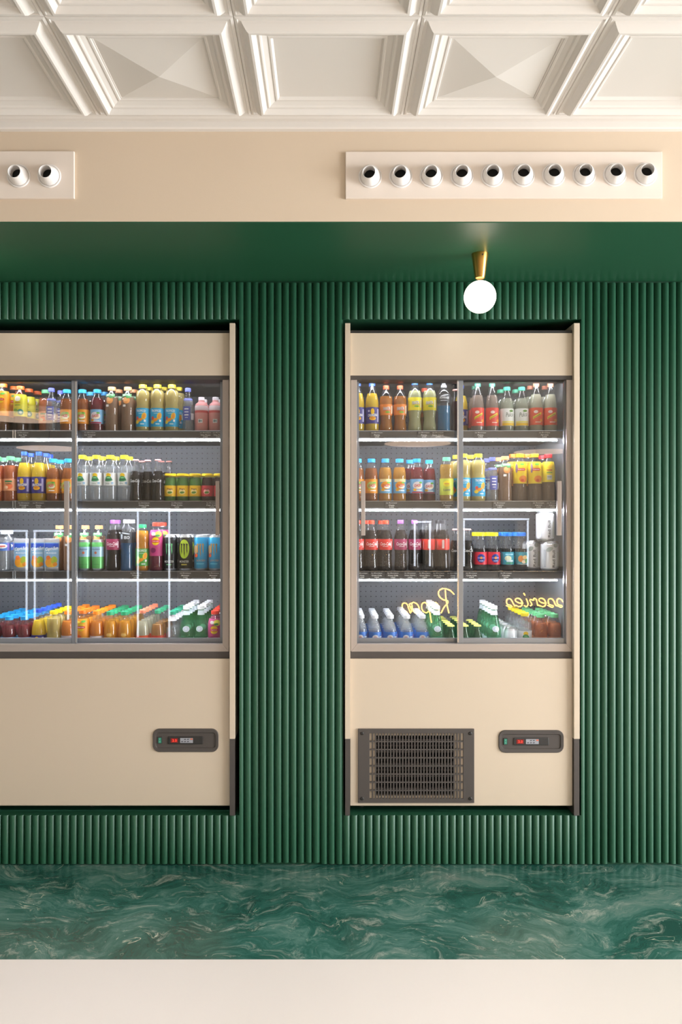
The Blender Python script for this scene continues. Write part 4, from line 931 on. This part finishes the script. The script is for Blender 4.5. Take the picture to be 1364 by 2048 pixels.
for (side, shelf), l in TAGS.items():
    for i, (px, nme, pr) in enumerate(l): tag(px, shelf, side, nme, pr, i, len(l))
for k, z in SHELF_Z.items():
    for j, px in enumerate((27, 31.5)):
        link('rail_clip', cl, None, (PX(px, .1098), .1098, z), label=f'bright steel clip, {ORD[j]} of a pair on the {SHN[k]} price rail', category='clip', group='rail clips on the wide cooler')

# ------------------------------------------------------------------ the rest of the shop, behind the viewer (stands in the glass doors' reflections)
def pendant(X, Y, Z, r, label):
    t = thing('disc_pendant', label, 'lamp', (X, Y, Z))
    MB().lathe([(r, .0), (r, .05), (r * .96, .055), (.02, .06)], pm('lamp_white', '#eadfd4', .5), 40).build('lamp_shade', t, smooth=30)
    MB().lathe([(r * .97, -.003), (r * .97, .002)], pm('lit_diffuser', '#fff0e0', .5, emit='#ffdcc0', es=4.2), 40).build('diffuser', t)
    MB().lathe([(.004, .06), (.004, ZC - Z)], M_DARK2, 8).build('cord', t)
pendant(.95, -4.6, 2.36, .36, 'round disc pendant lamp over the shop floor, facing the narrow cooler')
pendant(2.55, -5.6, 2.36, .36, 'round disc pendant lamp nearest the side window')
pendant(-3.13, -5.2, 2.36, .36, 'round disc pendant lamp facing the wide cooler')
pendant(-2.42, -2.6, 2.36, .36, 'round disc pendant lamp nearest the wide cooler')

YC = -5.05
ct = thing('shop_counter', 'long dark counter carrying the neon lettering behind the viewer', 'counter', (1.9, YC - .35, 0))
MB().box(-1.9, 1.9, -.33, .33, 0, .96, pm('counter_grey', '#6f6a66', .5)).build('counter_body', ct, bevel=.004)
MB().box(-1.93, 1.93, -.36, .36, .96, 1.0, pm('counter_top_dark', '#3a3634', .3)).build('counter_top', ct, bevel=.004)
GLY = {   # single-stroke script letters: (width, [strokes])
    'R': (.62, [[(.28, 0), (.30, .5), (.26, 1.0)], [(-.10, .80), (.10, 1.0), (.45, 1.02), (.58, .82), (.42, .58), (.24, .52), (.45, .25), (.62, 0)]]),
    'P': (.58, [[(.22, 0), (.24, .5), (.22, 1.0)], [(-.05, .82), (.12, 1.02), (.42, 1.0), (.52, .78), (.36, .55), (.22, .54)]]),
    'a': (.46, [[(.40, .40), (.22, .46), (.06, .26), (.16, .02), (.32, .10), (.40, .42), (.40, .10), (.48, .0)]]),
    'e': (.38, [[(.02, .18), (.24, .24), (.30, .38), (.18, .46), (.05, .26), (.14, .02), (.38, .08)]]),
    'p': (.46, [[(.08, .44), (.10, -.40)], [(.10, .30), (.26, .46), (.40, .26), (.26, .02), (.10, .12)]]),
    's': (.36, [[(.0, .02), (.20, .44), (.30, .16), (.14, .0), (.36, .06)]]),
    't': (.30, [[(.12, .80), (.10, .14), (.20, .0), (.30, .06)], [(.0, .5), (.28, .52)]]),
    'i': (.24, [[(.08, .44), (.08, .10), (.16, .0), (.24, .06)], [(.10, .62), (.14, .74)]]),
    'r': (.34, [[(.02, .04), (.10, .46), (.14, .36), (.28, .38), (.26, .10), (.34, .04)]]),
    '^': (0, [[(-.40, .56), (-.28, .72), (-.16, .56)]]), ' ': (.4, []),
}
def neon(word, x_start, z0, size, label, mount=YC, wide=1.0):
    m = pm('neon_tube', '#ffe9a8', .4, emit='#ffc860', es=24.0)
    cu = bpy.data.curves.new('tube', 'CURVE'); cu.dimensions = '3D'; cu.bevel_depth = .0070; cu.bevel_resolution = 2; cu.resolution_u = 5; x = 0
    for ch in word:
        w, strokes = GLY[ch]
        for st in strokes:
            sp = cu.splines.new('BEZIER'); sp.bezier_points.add(len(st) - 1)
            for bp, (px, pz) in zip(sp.bezier_points, st):
                bp.co = (-(x + px + pz * .18) * size * wide, 0, pz * size); bp.handle_left_type = bp.handle_right_type = 'AUTO'
        x += w
    cu.materials.append(m)
    t = thing('neon_sign', label, 'sign', (x_start, mount + .03, z0))
    o = bpy.data.objects.new('tube', cu); COL.objects.link(o); dg = bpy.context.evaluated_depsgraph_get(); dg.update()
    me = bpy.data.meshes.new_from_object(o.evaluated_get(dg)); bpy.data.objects.remove(o)
    if not me.materials: me.materials.append(m)
    link('tube', me, t)
    MB().box(-x * size * wide, 0, -.028, -.022, -.05 * size, .02 * size, M_DARK2).build('sign_bar', t)
neon('Repas', 1.42, .52, .26, 'warm yellow neon script reading Repas on the counter front')
neon('Pa^tisseries', 3.05, .60, .20, 'warm yellow neon script reading Pâtisseries on the counter front', wide=1.35)

def display(x0, x1, z0, z1, label, Y=YC, zb=0.0):
    t = thing('display_case', label, 'display case', ((x0 + x1) / 2, Y - .3, zb)); z0 -= zb; z1 -= zb; w = (x1 - x0) / 2
    MB().box(-w, w, -.28, .28, 0, z0, pm('case_base', '#8a8480', .5)).build('case_base', t, bevel=.004)
    g = MB().box(-w + .02, w - .02, .262, .268, z0, z1, M_WINGLASS).build('case_glass', t)
    for xx in (-w, w - .03): MB().box(xx, xx + .03, -.28, .28, z0, z0 + .002, M_ALU).box(xx, xx + .03, .25, .28, z0, z1, M_ALU).box(xx, xx + .03, -.28, -.25, z0, z1, M_ALU).build('case_post', t)
    MB().box(-w, w, -.28, .28, z1, z1 + .03, M_ALU).build('case_top', t)
    MB().box(-w, w, -.28, -.26, z0, z1, pm('case_back', '#5a5450', .6)).build('case_back', t)
    led = pm('case_light', '#ffffff', .5, emit='#e6f0ff', es=7.0)
    for xx in (-w + .005, w - .025): MB().box(xx, xx + .02, .281, .287, z0, z1, led).build('light_strip', t)
    MB().box(-w, w, .281, .287, z1 + .004, z1 + .024, led).build('light_strip', t)
display(-4.3, -3.32, .45, 1.42, 'lit glass display case farthest from the side window')
display(-3.26, -2.86, .45, 1.42, 'slim lit glass display case beside the tall bright-edged one')
display(-2.13, -1.75, .25, 1.66, 'tall lit glass display case opposite the wide cooler')
display(.96, 1.16, 1.04, 1.52, 'small lit display case on the counter end', YC - .02, 1.0)
display(1.5, 2.24, 1.04, 1.55, 'wider lit display case on the counter', YC - .02, 1.0)
